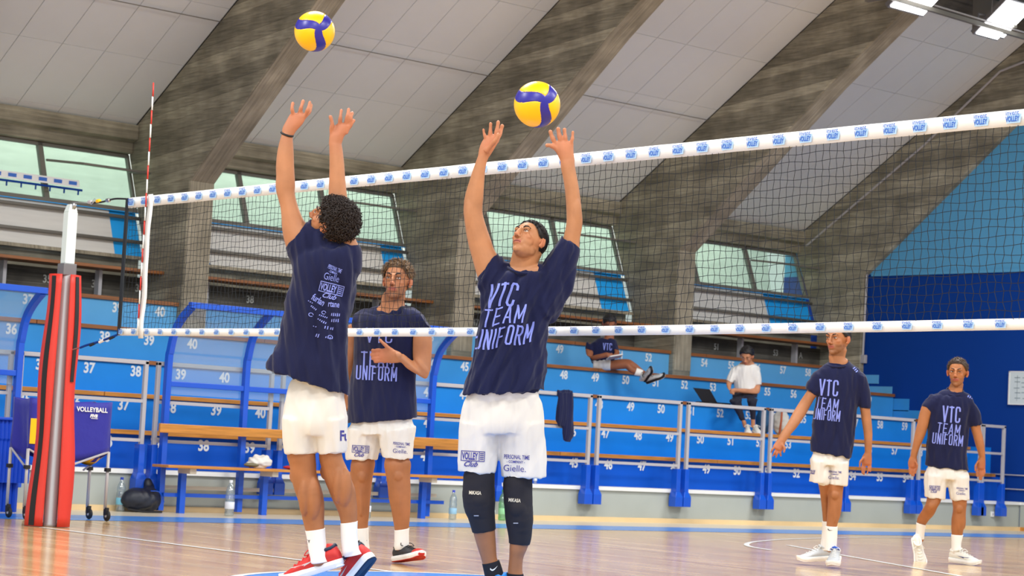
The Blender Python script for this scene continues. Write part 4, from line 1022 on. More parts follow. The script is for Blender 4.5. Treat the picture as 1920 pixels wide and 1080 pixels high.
def project(bm, u, v, rot, tgt, m, parent, name, warp=None):
    bvh = tgt if isinstance(tgt, BVHTree) else bvh_of(tgt)
    cr_, sr = math.cos(math.radians(rot)), math.sin(math.radians(rot)); bad = []
    for q in bm.verts:
        x, y = q.co.x, q.co.y
        if warp: x, y = warp(x, y)
        uu = u+x*cr_+y*sr; vv = v-(-x*sr+y*cr_)
        d = (at(uu, vv, 1)-CAM).normalized(); hit = bvh.ray_cast(CAM, d)
        if hit[0] is None or hit[3] > 40: bad.append(q)
        else: q.co = hit[0]-d*.0035
    bmesh.ops.delete(bm, geom=bad, context='VERTS')
    long_ = [f for f in bm.faces if max(e.calc_length() for e in f.edges) > .06]; bmesh.ops.delete(bm, geom=long_, context='FACES')
    me = bpy.data.meshes.new(name); bm.to_mesh(me); bm.free(); return link(name, me, m, parent)
_bv = {}
def bvh_of(o):
    if o.name not in _bv:
        me = o.data; _bv[o.name] = BVHTree.FromPolygons([Vector(q.co) for q in me.vertices], [tuple(p.vertices) for p in me.polygons])
    return _bv[o.name]
GL = {'V':[[(0,1),(.25,0),(.5,1)]],'T':[[(0,.94),(.5,.94)],[(.25,1),(.25,0)]],'C':[[(.48,.72),(.46,.88),(.36,.96),(.14,.96),(.05,.86),(.05,.14),(.14,.04),(.36,.04),(.46,.12),(.48,.28)]],
 'E':[[(.05,0),(.05,1)],[(.05,.94),(.46,.94)],[(.05,.5),(.40,.5)],[(.05,.06),(.46,.06)]],'A':[[(.02,0),(.25,1),(.48,0)],[(.12,.30),(.38,.30)]],'M':[[(.05,0),(.05,1),(.31,.25),(.57,1),(.57,0)]],
 'U':[[(.05,1),(.05,.14),(.14,.04),(.36,.04),(.45,.14),(.45,1)]],'N':[[(.05,0),(.05,1),(.45,0),(.45,1)]],'I':[[(.05,0),(.05,1)]],'F':[[(.05,0),(.05,1)],[(.05,.94),(.45,.94)],[(.05,.5),(.38,.5)]],
 'O':[[(.14,.04),(.05,.14),(.05,.86),(.14,.96),(.36,.96),(.45,.86),(.45,.14),(.36,.04),(.14,.04)]],'R':[[(.05,0),(.05,1)],[(.05,.95),(.34,.95),(.45,.84),(.45,.62),(.34,.50),(.05,.50)],[(.26,.50),(.47,0)]]}
def block(s, u, v, wpx, hpx, tgt, parent, rot=0, warp=None, gap=.22, wd=.052):
    x = 0; segs = []
    for ch in s:
        for pl in GL[ch]: segs.append([(x+a, b) for a, b in pl])
        x += {'I':.10,'M':.62}.get(ch, .5)+gap
    tot = x-gap; kx, ky = wpx/tot, hpx; bm = bmesh.new(); lay = 0
    wv = wd*hpx
    off = {}
    for pl in segs:
        P = [Vector(((a-tot/2)*kx, (b-.5)*ky)) for a, b in pl]
        for a, b in zip(P[:-1], P[1:]):
            t = (b-a).normalized(); nn = Vector((-t.y, t.x))*wv*(1.0 if abs(t.y) > .5 else .85); a2, b2 = a-t*wv*.35, b+t*wv*.35; k = max(2, int((b-a).length/3.5)); lay += 1; last = None
            for i in range(k+1):
                q = a2.lerp(b2, i/k); c1 = bm.verts.new((*(q+nn), 0)); c2 = bm.verts.new((*(q-nn), 0)); off[c1] = off[c2] = lay
                if last: bm.faces.new((last[0], last[1], c2, c1))
                last = (c1, c2)
    bvh = bvh_of(tgt); cr_, sr = math.cos(math.radians(rot)), math.sin(math.radians(rot)); bad = []
    for q in bm.verts:
        x, y = q.co.x, q.co.y
        if warp: x, y = warp(x, y)
        d = (at(u+x*cr_+y*sr, v-(-x*sr+y*cr_), 1)-CAM).normalized(); hit = bvh.ray_cast(CAM, d)
        if hit[0] is None or hit[3] > 40: bad.append(q)
        else: q.co = hit[0]-d*(.003+.00025*(off[q] % 7))
    bmesh.ops.delete(bm, geom=bad, context='VERTS')
    bmesh.ops.delete(bm, geom=[f for f in bm.faces if max(e.calc_length() for e in f.edges) > .07], context='FACES')
    me = bpy.data.meshes.new('print'); bm.to_mesh(me); bm.free(); return link('printed_word', me, M['lilac'], parent)
def polydecal(pts, u, v, tgt, m, parent, name='emblem', rot=0, cuts=6):
    bm = bmesh.new(); vv = [bm.verts.new((x, y, 0)) for x, y in pts]; bm.faces.new(vv); bmesh.ops.triangulate(bm, faces=bm.faces)
    for _ in range(3):
        ee = [e for e in bm.edges if e.calc_length() > 3.5]
        if not ee: break
        bmesh.ops.subdivide_edges(bm, edges=ee, cuts=1); bmesh.ops.triangulate(bm, faces=bm.faces)
    return project(bm, u, v, rot, tgt, m, parent, name)
SWOOSH = [(-1,-.05),(-.72,-.36),(-.35,-.40),(.15,-.18),(1,.42),(.2,.06),(-.3,-.08),(-.62,-.02),(-.78,.2),(-.85,.42),(-1.02,.2)]
def shoe(F, parent, heel, fwd, up, L=.30, upper='shoewhite', sole='solewhite', lace='white', toe=None, collar=None, side_=None, bottom=None):
    o = F.P(*heel); f = V3(fwd); u_ = V3(up); x = f.cross(u_).normalized(); u_ = x.cross(f).normalized(); Mx = Matrix((x, f, u_)).transposed(); k = L/.30
    def W(p): return o+Mx @ (Vector(p)*k)
    ts = [0, .03, .12, .3, .5, .7, .86, .96, 1.0]; ws = [.018, .029, .036, .036, .038, .049, .045, .030, .014]; hs1 = [.070, .098, .112, .102, .086, .066, .052, .044, .034]
    b = MB(); vs = []; fs = []; n = 16
    for t, w_, h_ in zip(ts, ws, hs1):
        for j in range(n):
            a = 2*math.pi*j/n; cx = math.cos(a)*w_; sz = math.sin(a); z = .022+(h_-.022)*(.5+.5*sz) if True else 0
            taper = 1-.42*max(0, sz); vs.append(W((cx*taper, t*.30, z)))
    for i in range(len(ts)-1):
        for j in range(n): fs.append((i*n+j, i*n+(j+1)%n, (i+1)*n+(j+1)%n, (i+1)*n+j))
    fs += [tuple(range(n))[::-1], tuple((len(ts)-1)*n+j for j in range(n))]
    b.add(vs, fs); me = remeshed(b, .006*max(1, F.D/12), 5, .5); root = link('shoe', me, M[upper], parent, True)
    def sol(z0, z1, grow, name, m_, lift=0):
        b = MB(); vs = []; N_ = 28; prof = []
        for i in range(N_):
            a = 2*math.pi*i/N_; t = .5-.5*math.cos(a); w_ = float(np.interp(t, ts, ws))+grow; sgn = 1 if math.sin(a) >= 0 else -1
            prof.append((sgn*w_*min(1, abs(math.sin(a))*2.6+.0), t*.30*(1+.03)-.004, t))
        for zz, gg in ((z0, .93), (z1*.5+z0*.5, 1.02), (z1, .98)):
            for x_, y_, t in prof: vs.append(W((x_*gg, y_ if gg > .95 else .15+(y_-.15)*.97, zz+.018*max(0, (t-.8)/.2)**2)))
        fs = [tuple(range(N_))[::-1], tuple(range(2*N_, 3*N_))]
        for q in range(2): fs += [(q*N_+i, q*N_+(i+1)%N_, (q+1)*N_+(i+1)%N_, (q+1)*N_+i) for i in range(N_)]
        return b.add(vs, fs).build(name, m_, root, smooth=False, bevel=.003)
    sol(.004, .034, .006, 'sole', M[sole]); sol(.0, .006, .002, 'outsole', M[bottom or sole])
    lb = MB()
    for i in range(5):
        t = .40+.08*i; h_ = float(np.interp(t, ts, hs1)); w_ = float(np.interp(t, ts, ws))*.42
        lb.tube([W((-w_, t*.3, h_-.006)), W((0, t*.3+.006, h_+.003)), W((w_, t*.3, h_-.006))], .0032*k, 6)
    for sg in (-1, 1): lb.tube(spline([W((0, .115, .095)), W((sg*.03, .12, .108)), W((sg*.045, .14, .090)), W((sg*.02, .125, .090))], 4), .0026*k, 5)
    lb.build('laces', M[lace], root, smooth=True)
    cb = MB(); pts = [W((.030*math.cos(a)*1.0, .062+.052*math.sin(a), .105+.010*math.sin(a*1)-.016*abs(math.cos(a)))) for a in np.linspace(0, 6.283, 17)]
    cb.tube(pts, .008*k, 8).build('collar', M[collar or upper], root, smooth=True)
    if toe: 
        tb = MB().ell(W((0, .262, .034)), (.044*k, .042*k, .030*k), 16, 10, Mx); tb.build('toe_cap', M[toe], root, smooth=True)
    if side_:
        for sg in (-1, 1): MB().add([W((sg*(.036+.004*0)*1.06, y_, z_)) for y_, z_ in ((.10,.060),(.17,.045),(.23,.060),(.17,.056))], [(0,1,2,3),(3,2,1,0)]).build('side_mark', M[side_], root)
    return root
def sock(F, parent, rings, m='sock', name='sock'):
    b = MB(); gloft(b, F, rings, 1.0, 20, 8); me = b.mesh(name); push_out(me, .003, .012); return link(name, me, M[m], parent, True)
def collarband(F, parent, cu, cv, ru, rv_, dd, m='navy', r=.007, tilt=0, rd=None):
    pts = []
    for i in range(25):
        a = 2*math.pi*i/24; pts.append(F.P(cu+ru*math.cos(a), cv+rv_*math.sin(a)+tilt*math.cos(a), dd-(rd if rd else ru/F.S*.8)*math.sin(a)))
    return MB().tube(pts, r, 8).build('neckband', M[m], parent, smooth=True)
def person(u, v, F, label, cat='person', z=0):
    p = F.P(u, v); return empty('person', (p.x, p.y, z), label, cat)
def vtc(u, v, k, sh, par, rot=0, sk=1.0, warp=None):
    a = [decal('VTC', u, v-37*k, 62*k*sk, 46*k, sh, M['lilac'], par, rot, off=.012, spacing=1.02, warp=warp)]
    decal('TEAM', u-1*k, v+11*k, 78*k*sk, 32*k, sh, M['lilac'], par, rot, off=.004, spacing=1.12, warp=warp)
    decal('UNIFORM', u-1*k, v+53*k, 104*k*sk, 34*k, sh, M['lilac'], par, rot, off=.004, warp=warp)
def clublogo(u, v, k, tgt, par, rot=0, m='ink'):
    decal('VOLLEY', u, v, 30*k, 14*k, tgt, M[m], par, rot, off=.03)
    for x0_, x1_, y0_, y1_ in ((-17,28,8.4,9.8),(-17,28,-9.6,-8.2),(17,18.2,-9,9),(27,28.2,-9,9),(-17,-15.8,-9,9)):
        polydecal([(x0_*k,y0_*k),(x1_*k,y0_*k),(x1_*k,y1_*k),(x0_*k,y1_*k)], u, v, tgt, M[m], par, 'logo_frame', rot)
    for q in (-5, -1.5, 2, 5.5): polydecal([((19)*k,(q-.8)*k),((26)*k,(q-.8)*k),((26)*k,(q+.8)*k),((19)*k,(q+.8)*k)], u, v, tgt, M[m], par, 'logo_bar', rot)
    decal('Club', u+2*k, v+15*k, 26*k, 10*k, tgt, M[m], par, rot, off=.02, shear=.5)
def sponsor(u, v, k, tgt, par, rot=0, m='ink'):
    decal('PERSONAL TIME', u, v, 48*k, 8*k, tgt, M[m], par, rot, off=.01); decal('- COMPANY -', u-2*k, v+9*k, 34*k, 5*k, tgt, M[m], par, rot)
    decal('Gielle.', u-4*k, v+21*k, 42*k, 12*k, tgt, M[m], par, rot, off=-.005)
# ---------------------------------------------------------------- player 1 : curly hair, seen from behind
F = Fig(10.55); p = person(600, 1080, F, 'curly-haired player seen from behind, arms raised, navy shirt, white shorts and red shoes')
b = MB()
T1 = [(600,466,652,462,22,0,-4),(560,470,677,468,42),(546,498,677,505,48),(538,545,668,550,46),(528,590,660,602,44),(518,635,655,655,44),(505,665,655,695,48),(496,690,657,744,50)]
loft(b, F, [(r[0]*.91+r[2]*.09, r[1], r[2]*.91+r[0]*.09, r[3], r[4]*.72) for r in T1[1:5]]+[(532,635,650,650,32),(545,690,648,700,30),(560,750,640,755,26)])
loft(b, F, [(552,500,612,440,26),(542,478,596,425,24),(531,440,574,418,20),(526,395,561,394,17.5),(519,364,553,364,16.5),(516.5,347,553.5,346,17),(517.5,332,552.8,332,17),(517,312,552,312,16.5),(519.5,288,551,288,15),(524,266,549,267,12),(528,251,548,255,10)])
loft(b, F, [(640,495,676,505,24),(630,465,676,470,22),(618,430,660,430,19),(615,390,653,390,17.5),(615.5,364,651,364,17),(617,333,648,333,16),(618,310,646,310,14.5),(618,288,643,288,12),(617,270,640,270,10)])
# left hand (photo left): palm then fingers
loft(b, F, [(528,254,548.5,257,9),(529,240,555,246,9),(536,226,568,232,8.5),(543,214,575,219,7.5)])
finger(b, F, [(545,224),(549,213,-1),(547.5,203,-2),(549,194,-1)], 4.4, 3.3); finger(b, F, [(557,224),(562,212,0),(565,200,-1),(568.5,190,1)], 4.6, 3.5)
finger(b, F, [(566,224),(574,213,-1),(578,203,-2),(581,192,1)], 4.7, 3.5); finger(b, F, [(564,228,2),(577,214,4),(582,205,6),(583,197,8)], 4.5, 3.4); finger(b, F, [(542,240,3),(556,226,7),(562,218,9),(566,212,10)], 5, 3.8)
loft(b, F, [(616.5,270,640,270,9.5),(617.5,256,645,256,9.5),(620,246,652,248,8.5),(628,234,658,237,7.5)])
finger(b, F, [(623,254),(621.5,244,-1),(623,231,-2),(619.5,219,-2)], 5, 3.7); finger(b, F, [(633,244),(637,231,-1),(638.5,218,-2),(640,207,0)], 4.6, 3.5)
finger(b, F, [(643,242),(649,229,-1),(651.5,215,-2),(653.5,205,0)], 4.7, 3.5); finger(b, F, [(649,244),(655.5,230,0),(658,219,-1),(660,212,1)], 4.4, 3.4); finger(b, F, [(648,250),(654,240,1),(659,232,0),(663,226,1)], 4.0, 3.1)
loft(b, F, [(588,470,640,472,24),(592,450,634,455,20),(596,430,640,440,20)])
# legs
loft(b, F, thigh([(548,700,600,700,34),(540,790,598,790,33),(538,850,592,850,29),(543,872,594,872,27),(545,890,595,890,26),(550,912,602,912,27),(557,935,607,935,26),(563,955,608,955,22),(568,978,607.5,975,18),(574,1000,608,997,15),(580,1030,612,1028,15),(583,1055,616,1050,17)], 848))
loft(b, F, thigh([(600,700,652,700,34),(598,790,648,790,33),(597,850,641,850,28),(602,880,651,878,26),(608,900,659,898,26),(616,918,666,916,25),(624,938,668,936,22),(632,956,669,954,18),(639,980,669,977,14.5),(640,1010,669,1008,14.5),(642,1036,672,1030,16)], 848))
bump(b,F,556,892,13,17,14,.035); bump(b,F,587,935,15,42,17,-.035); bump(b,F,570,930,11,38,15,-.045); bump(b,F,646,915,15,38,17,-.035); bump(b,F,634,908,11,36,15,-.045); bump(b,F,612,884,13,17,14,.03)
H = headframe(F, (621,420,-.02), (-.74,.58,.22), (.50,.78,-.34), 1.06)
headblobs(b, H)
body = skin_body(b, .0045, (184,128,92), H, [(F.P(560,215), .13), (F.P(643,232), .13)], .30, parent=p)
body['label'] = 'tanned arms, neck and legs of the player'
eyes(H, p, (0,1,.3))
hr = hair(H, p, M['hairdark'], 'curly', 1500, .030, .008, 4, -.004)
b = MB(); gloft(b, F, T1, 1.0, 30, 6, sq=.08)
gloft(b, F, [(560,532,648,455,36),(550,508,628,436,33),(540,492,600,421,29),(533,479,575,415,26)])
gloft(b, F, [(636,520,678,512,30),(636,485,679,490,28),(642,456,677,462,24)])
sh = garment(b, .0075, M['navy'], 'shirt', p, .0075, 24, 4, 3, 4, .18)
decal('PERSONAL TIME', 628, 504, 27, 8, sh, M['lilac'], sh, 22, off=.01); decal('- COMPANY -', 625, 511, 18, 4.5, sh, M['lilac'], sh, 22)
decal('Gielle', 622, 520, 29, 13, sh, M['lilac'], sh, 14, off=-.005)
clublogo(616, 540, 1.02, sh, sh, 14, 'lilac')
for s_, u_, v_, w_, h_, r_ in [('furlan',597,562,26,13,32),('rtane',626,571,21,10,6)]:
    decal(s_, u_, v_, w_, h_, sh, M['lilac'], sh, r_, off=.02)
# small sponsor marks too blurred to read: short bars and rings
for u_, v_, w_, h_, r_ in [(588,577,14,4,38),(582,566,12,2.5,30),(606,593,18,3.5,20),(629,590,18,7,4),(628,601,16,7,0),(600,600,12,3,30),(607,604,12,5,24),(612,614,10,7,10),(622,616,7,6,6),(590,612,9,2,14),(595,629,8,8,16),(617,633,16,4,8)]:
    n_ = max(2, int(w_/3.4))
    for q in range(n_):
        x_ = -w_/2+w_*(q+.5)/n_; hh = h_*(.5 if q % 2 else .42)
        polydecal([(x_-1.1,-hh),(x_+.9,-hh*.8),(x_+1.1,hh),(x_-.7,hh*.7)], u_, v_, sh, M['lilac'], sh, 'sponsor_mark', r_)
for u_, v_, q in ((607,586,4.5),(583,590,5.0),(619,632,5)):
    for k_ in range(9):
        a_, b_ = k_*.62, (k_+1)*.62; polydecal([(q*math.cos(a_),q*math.sin(a_)*.8),(q*math.cos(b_),q*math.sin(b_)*.8),((q-1.5)*math.cos(b_),(q-1.5)*math.sin(b_)*.8),((q-1.5)*math.cos(a_),(q-1.5)*math.sin(a_)*.8)], u_, v_, sh, M['lilac'], sh, 'sponsor_mark', 10)
b = MB(); gloft(b, F, [(556,700,636,715,28),(536,735,646,742,36),(527,790,653,790,46),(530,815,650,815,42)], 1, 28, 5)
gloft(b, F, [(527,780,600,790,42),(529,815,597,820,40),(533,852,593,850,38)]); gloft(b, F, [(590,790,653,780,42),(590,820,651,820,40),(592,849,648,850,38)])
so_ = garment(b, .0075, M['shorts'], 'shorts', p, .0045, 18, 3, 5, 4)
decal('Fu', 646, 817, 16, 20, so_, M['ink'], so_, 0, off=.03)
k1 = sock(F, p, [(573,995,609.5,990,17),(576,1015,611,1012,16.5),(580,1040,614,1038,16.5),(585,1056,617,1052,16)]); k2 = sock(F, p, [(638,981,669.5,977,16),(639,1005,670,1002,16),(641,1030,672,1026,16),(646,1044,678,1038,15.5)])
decal('Y', 579, 1015, 5, 5, k1, M['black'], k1, 0)
shoe(F, p, (644,1061,-.02), (-.84,-.30,.34), (-.28,.94,.1), .35, 'shoered', 'solewhite', 'shoered', None, 'solenavy', 'solewhite', 'solewhite')
shoe(F, p, (702,1046,.03), (-.55,-.70,.28), (-.62,.62,.42), .35, 'shoered', 'solewhite', 'shoered', None, 'solenavy', 'solewhite', 'solenavy')
wb = MB(); wb.tube([F.P(538.3+10.8*math.cos(a), 251.5+3.2*math.cos(a)+2.5*math.sin(a), -.028*math.sin(a)) for a in np.linspace(0, 6.283, 19)], .0055, 6).build('wristband', M['black'], p, smooth=True)
# ---------------------------------------------------------------- player 2 : front, setting the ball
F = Fig(11.42); p = person(935, 1110, F, 'short-haired player in the centre looking up, arms raised, with black knee pads')
b = MB()
T2 = [(952,502,1006,505,21,0,7),(926,512,1040,508,34,0,3),(902,540,1044,545,40),(898,585,1037,585,42),(893,625,1029,622,42),(885,665,1027,665,42),(873,705,1025,705,46),(865,741,1022,733,50)]
loft(b, F, [(r[0]*.92+r[2]*.08, r[1], r[2]*.92+r[0]*.08, r[3], r[4]*.72) for r in T2[1:]]+[(890,760,1000,760,28)])
loft(b, F, [(912,560,965,505,24),(896,520,942,488,22),(884,480,928,470,20),(877,453,921,450,19),(871.5,420,911,420,18),(868.5,398,905,396,17.5),(871,370,906.5,370,17),(880,337,908,337,14.5),(888,312,911,310,11.5),(896,292,917,293,9.5)])
loft(b, F, [(1005,545,1045,565,26),(1035,510,1070,520,24),(1052,480,1085,478,20),(1054,453,1087.5,450,18.5),(1061,420,1092,420,18),(1062,398,1091,398,17),(1060.5,370,1088,370,16),(1056.5,337,1083,337,14.5),(1052,313,1078,313,12),(1051,300,1077,300,10)])
loft(b, F, [(896,293,918,293,9),(898,280,926,280,9.5),(902,268,933,268,9),(909,257,937,257,7.5)])
finger(b, F, [(913,268),(910,258,-1),(907.5,250,-1),(906.5,243,-1)], 3.7, 2.7); finger(b, F, [(919,266),(919,255,-1),(919.5,243,-1),(920,232,-1)], 4.4, 3.3)
finger(b, F, [(926,264),(930,253,-1),(932.5,240,-1),(934,229,-1)], 4.7, 3.5); finger(b, F, [(930,266,1),(935,256,2),(939,245,3),(941.5,236,3)], 4.5, 3.4); finger(b, F, [(912,284,-3),(922,272,-6),(930,262,-8),(934,253,-8)], 5, 3.8)
loft(b, F, [(1051,302,1077.5,302,9.5),(1045,290,1076,290,9.5),(1040,278,1075.5,278,9),(1039,268,1076,268,7.5)])
finger(b, F, [(1050,288),(1040,277,-1),(1031,272.5,-2),(1026,272.5,-2)], 5, 3.6); finger(b, F, [(1044,275),(1038.5,264,-1),(1034.5,255,-1),(1032,247,-1)], 4.5, 3.4)
finger(b, F, [(1052,274),(1050.5,262,-1),(1048,250,-1),(1046.7,242,-1)], 4.6, 3.5); finger(b, F, [(1061,274),(1060.5,262,-1),(1059.5,252,-1),(1058.5,243,-1)], 4.6, 3.5); finger(b, F, [(1069,276),(1072,265,-1),(1073.5,256,-1),(1074,248,-1)], 4.0, 3.0)
loft(b, F, [(954,510,1004,512,20,0,7),(954,500,1005,503,20.5,0,7),(958,485,1010,490,22),(962,470,1016,478,23)])
loft(b, F, thigh([(868,740,938,745,38),(866,800,934,810,36),(870,850,930,855,31),(872,880,926,882,29),(871,910,926,910,29),(871,935,926,935,28),(876,962,926,962,26),(883,985,927,983,24),(893,1020,930,1019,19),(902,1047,932,1045,15),(906,1062,937,1058,14),(910,1080,942,1078,16)], 878))
loft(b, F, thigh([(942,745,1018,740,38),(940,800,1016,800,36),(944,860,1006,862,31),(946,898,997,900,28),(946,925,997,925,28),(948,950,997,950,28),(950,980,998,980,26),(955,1010,995,1010,23),(955,1030,988,1030,20),(954.5,1047,981.5,1047,16.5),(952,1070,980,1070,14.5),(950,1090,984,1090,16)], 890))
bump(b,F,898,938,15,18,10,-.062); bump(b,F,972,955,15,18,10,-.062); bump(b,F,880,400,10,34,12,-.02); bump(b,F,1080,400,10,34,12,-.02)
H = headframe(F, (991,455,-.02), (-.50,.58,-.66), (.32,.82,.50), 1.03)
headblobs(b, H)
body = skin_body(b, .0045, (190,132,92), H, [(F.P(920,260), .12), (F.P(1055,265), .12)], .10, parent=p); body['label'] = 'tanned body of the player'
eyes(H, p, (-.1,1,.6)); hair(H, p, M['hairblack'], 'short', 3200, .013, .005, 6, .002, .42)
b = MB(); gloft(b, F, T2, 1.0, 30, 6, sq=.08)
gloft(b, F, [(915,580,975,512,32),(905,562,958,495,29),(897,545,940,480,27),(892,531,926,472,25)])
gloft(b, F, [(985,530,1036,610,36),(1004,503,1056,580,34),(1028,472,1077,530,29),(1052,440,1086,470,24)])
sh = garment(b, .0075, M['navy'], 'shirt', p, .009, 22, 5, 8, 4, -.22)
collarband(F, p, 979, 503, 28, 9, -.02, rd=.075, tilt=4)
wv2 = lambda x, y: (x+.10*y+3*math.sin(y*.09), y+2.0*math.sin(x*.11+1)+.06*x)
block('VTC', 942, 553, 50, 44, sh, sh, 2, wv2); block('TEAM', 945, 591, 78, 33, sh, sh, -4, wv2); block('UNIFORM', 945, 631, 108, 36, sh, sh, -5, wv2)
b = MB(); gloft(b, F, [(890,722,996,722,28),(870,748,1015,748,35),(861,790,1021,790,44),(860,812,1021,812,42)], 1, 28, 5)
gloft(b, F, [(861,790,941,798,38),(858,845,934,850,36),(856,884,931,888,35)]); gloft(b, F, [(934,798,1021,790,38),(937,850,1024,850,36),(940,894,1025,896,36)])
so_ = garment(b, .0075, M['shorts'], 'shorts', p, .0045, 18, 3, 9, 4)
clublogo(881, 855, 1.0, so_, so_, 3); sponsor(969, 857, 1.0, so_, so_, 3)
for rg_, (lu, lv), lr in (([(869,889,928,891,31),(868,900,928,902,31),(867,915,928,916,32),(866.5,935,929,935,33),(870,955,928,956,31),(877,972,928,970,28),(883,986,926,982,25)], (885,924), 3),
                    ([(943,903,999,906,30),(943,920,999,921,30),(944,940,999,940,31),(947,958,1000,958,32),(951,980,1000,980,30),(955,996,998,996,27),(956,1009,996,1007,24)], (959,938), 5)):
    b = MB(); loft(b, F, rg_, 1, 24, 5); kp = garment(b, .006, M['kneepad'], 'knee_pad', p, .0012, 8, 30, 3, 3)
    decal('MiKASA', lu+6, lv, 23, 7, kp, M['cream'], kp, lr, off=.03); polydecal([(-4.5,-1),(4.5,-1),(4.5,1),(-4.5,1)], lu+8, lv+43, kp, M['rail'], kp, 'printed_mark')
k1 = sock(F, p, [(905.5,1057,936,1050,15),(908,1070,941,1064,15.5),(912,1086,946,1082,16)], 'sockblack'); sock(F, p, [(950,1074,981,1076,15.5),(950,1090,985,1090,16)], 'sockblack')
polydecal([(x*8, y*8) for x, y in SWOOSH], 927, 1066, k1, M['white'], k1, 'sock_emblem', -18)
shoe(F, p, (952,1106,.06), (-.42,-.20,-.88), (.05,.98,-.1), .31, 'shoeblue', 'solewhite', 'black', None, 'shoeblue')
shoe(F, p, (972,1122,.05), (-.20,-.16,-.95), (.0,.99,-.1), .31, 'shoeblue', 'solewhite', 'black', None, 'black')
# ---------------------------------------------------------------- player 3 : behind the net, sleeveless
F = Fig(13.55, .25, 762); p = person(720, 1062, F, 'player in sleeveless navy shirt behind the net, hand on chest, black and red shoes')
b = MB()
T3 = [(713,580,757,579,19,0,11),(682,584,788,586,26,0,4),(670,600,796,606,32),(666,640,783,640,33),(662,690,778,690,33),(657,745,777,745,34),(653,793,779,785,35)]
loft(b, F, [(r[0]*.93+r[2]*.07, r[1], r[2]*.93+r[0]*.07, r[3], r[4]*.72) for r in T3[1:]]+[(672,800,765,802,20)])
loft(b, F, [(678,604,706,604,13),(654,610,680,609,14),(645,625,672,623,15),(646,650,668,650,13.5),(644,675,664,675,12.5),(640,700,660,700,12,.03),(638,725,654,724,9,.03),(637,745,650,744,8,.03)])
finger(b, F, [(640,745,3),(638,760,3),(638,770,2)], 4, 3); finger(b, F, [(644,745,3),(643,762,3),(643,772,2)], 4, 3); finger(b, F, [(648,745,3),(648,761,3),(648,770,2)], 4, 3); finger(b, F, [(650,744,3),(652,757,3),(652,765,2)], 3.6, 2.8); finger(b, F, [(642,742,0),(640,750,-2),(641,758,-3)], 4, 3.2)
loft(b, F, [(762,604,788,603,13),(775,614,802,613,14),(777,640,807.5,640,16),(777,667,806.5,667,15.5),(779,690,805,693,14.5,-.02)])
loft(b, F, [(778,672,804,700,15,-.03),(776,677,798,710,14,-.04),(768,673,783,703,13,-.09),(757,664,765,692,11,-.14),(749,663,753,680,9,-.18),(744,660,746,676,8,-.2)])
loft(b, F, [(750,660,748,680,8,-.19),(738,655,735,681,8,-.2),(724,652,722,680,7.5,-.21),(716,654,714,678,6,-.22)])
for q, (v0, v1, uu) in enumerate([(657,657,699),(664,665,697),(671,672,699),(677,678,704)]): finger(b, F, [(722,v0,-21),(712,v1-1,-22.5),(704,v1,-22),(uu,v1,-20)], 3.9, 3.0)
finger(b, F, [(736,658,-20),(726,650,-22),(718,643,-23),(713,638,-23)], 4.3, 3.4)
loft(b, F, [(714,586,756,585,18,0,11),(714,577,756,576,18.5,0,11),(717,566,755,566,17),(720,553,757,553,18)])
loft(b, F, thigh([(662,800,708,800,28),(659,850,703,850,25),(662,870,699,870,23),(661,890,696,890,21),(662,912,693,910,20),(664,930,691.5,930,18.5),(666,960,690,960,14),(669,985,688,985,11.5),(668,1010,688,1010,12),(668,1030,690,1030,13)], 860))
loft(b, F, thigh([(716,800,772,800,28),(720,850,768,850,25),(725,870,766,870,23),(728,890,765,890,21),(731,912,766,912,20),(732,930,767,930,19),(736,955,767,955,16),(740,980,766,980,12.5),(743,1000,764,1000,11.5),(742,1025,764,1025,13)], 858))
bump(b,F,679,893,10,12,8,-.060); bump(b,F,747,892,10,12,8,-.058); bump(b,F,668,925,8,28,12,.01); bump(b,F,760,922,8,28,12,.01); bump(b,F,677,935,5,34,6,-.052); bump(b,F,750,935,5,34,6,-.050); bump(b,F,679,877,12,7,8,-.052); bump(b,F,746,874,12,7,8,-.052)
H = headframe(F, (744,529,-.01), (-.20,.17,-.96), (.08,.98,.16), 1.08)
headblobs(b, H, 1.1)
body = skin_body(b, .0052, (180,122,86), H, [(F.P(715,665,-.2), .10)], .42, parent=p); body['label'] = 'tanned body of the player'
eyes(H, p, (-.2,1,.6)); hair(H, p, M['hairbrown'], 'tousled', 2400, .044, .013, 16, .006, .55)
b = MB(); gloft(b, F, T3, 1.0, 28, 6, sq=.08)
gloft(b, F, [(752,576,784,634,29),(774,579,800,630,28),(789,585,811,620,25)]); gloft(b, F, [(702,577,686,626,27),(680,579,668,622,26),(664,586,660,612,24)])
sh = garment(b, .008, M['navy'], 'shirt', p, .004, 22, 5, 18)
collarband(F, p, 735, 581, 24, 13, -.01, rd=.075, tilt=1)
block('VTC', 711, 629, 48, 27, sh, sh, 2); block('TEAM', 708, 674, 62, 29, sh, sh, 2); block('UNIFORM', 706, 700, 76, 26, sh, sh, 3)
b = MB(); gloft(b, F, [(668,775,766,775,27),(657,800,774,797,31),(655,815,776,812,33)], 1, 24, 5)
gloft(b, F, [(654,800,716,805,32),(653,830,710,835,30),(653,861,705,863,29)]); gloft(b, F, [(712,805,776,800,32),(717,835,772,835,30),(721,858,769,862,29)])
so_ = garment(b, .008, M['shorts'], 'shorts', p, .006, 24, 4, 19); clublogo(672, 842, .72, so_, so_, 3); sponsor(753, 832, .66, so_, so_, 4)
sock(F, p, [(667,990,688.5,990,12.5),(667,1008,689,1008,12.5),(669,1030,690,1030,12.5)]); sock(F, p, [(742,993,765,991,12.5),(742,1010,763,1010,12.5),(743,1030,763,1028,12.5)])
shoe(F, p, (679,1040,.10), (-.05,.12,-.98), (.0,1,.1), .30, 'shoeblack', 'solewhite', 'black', None, 'black')
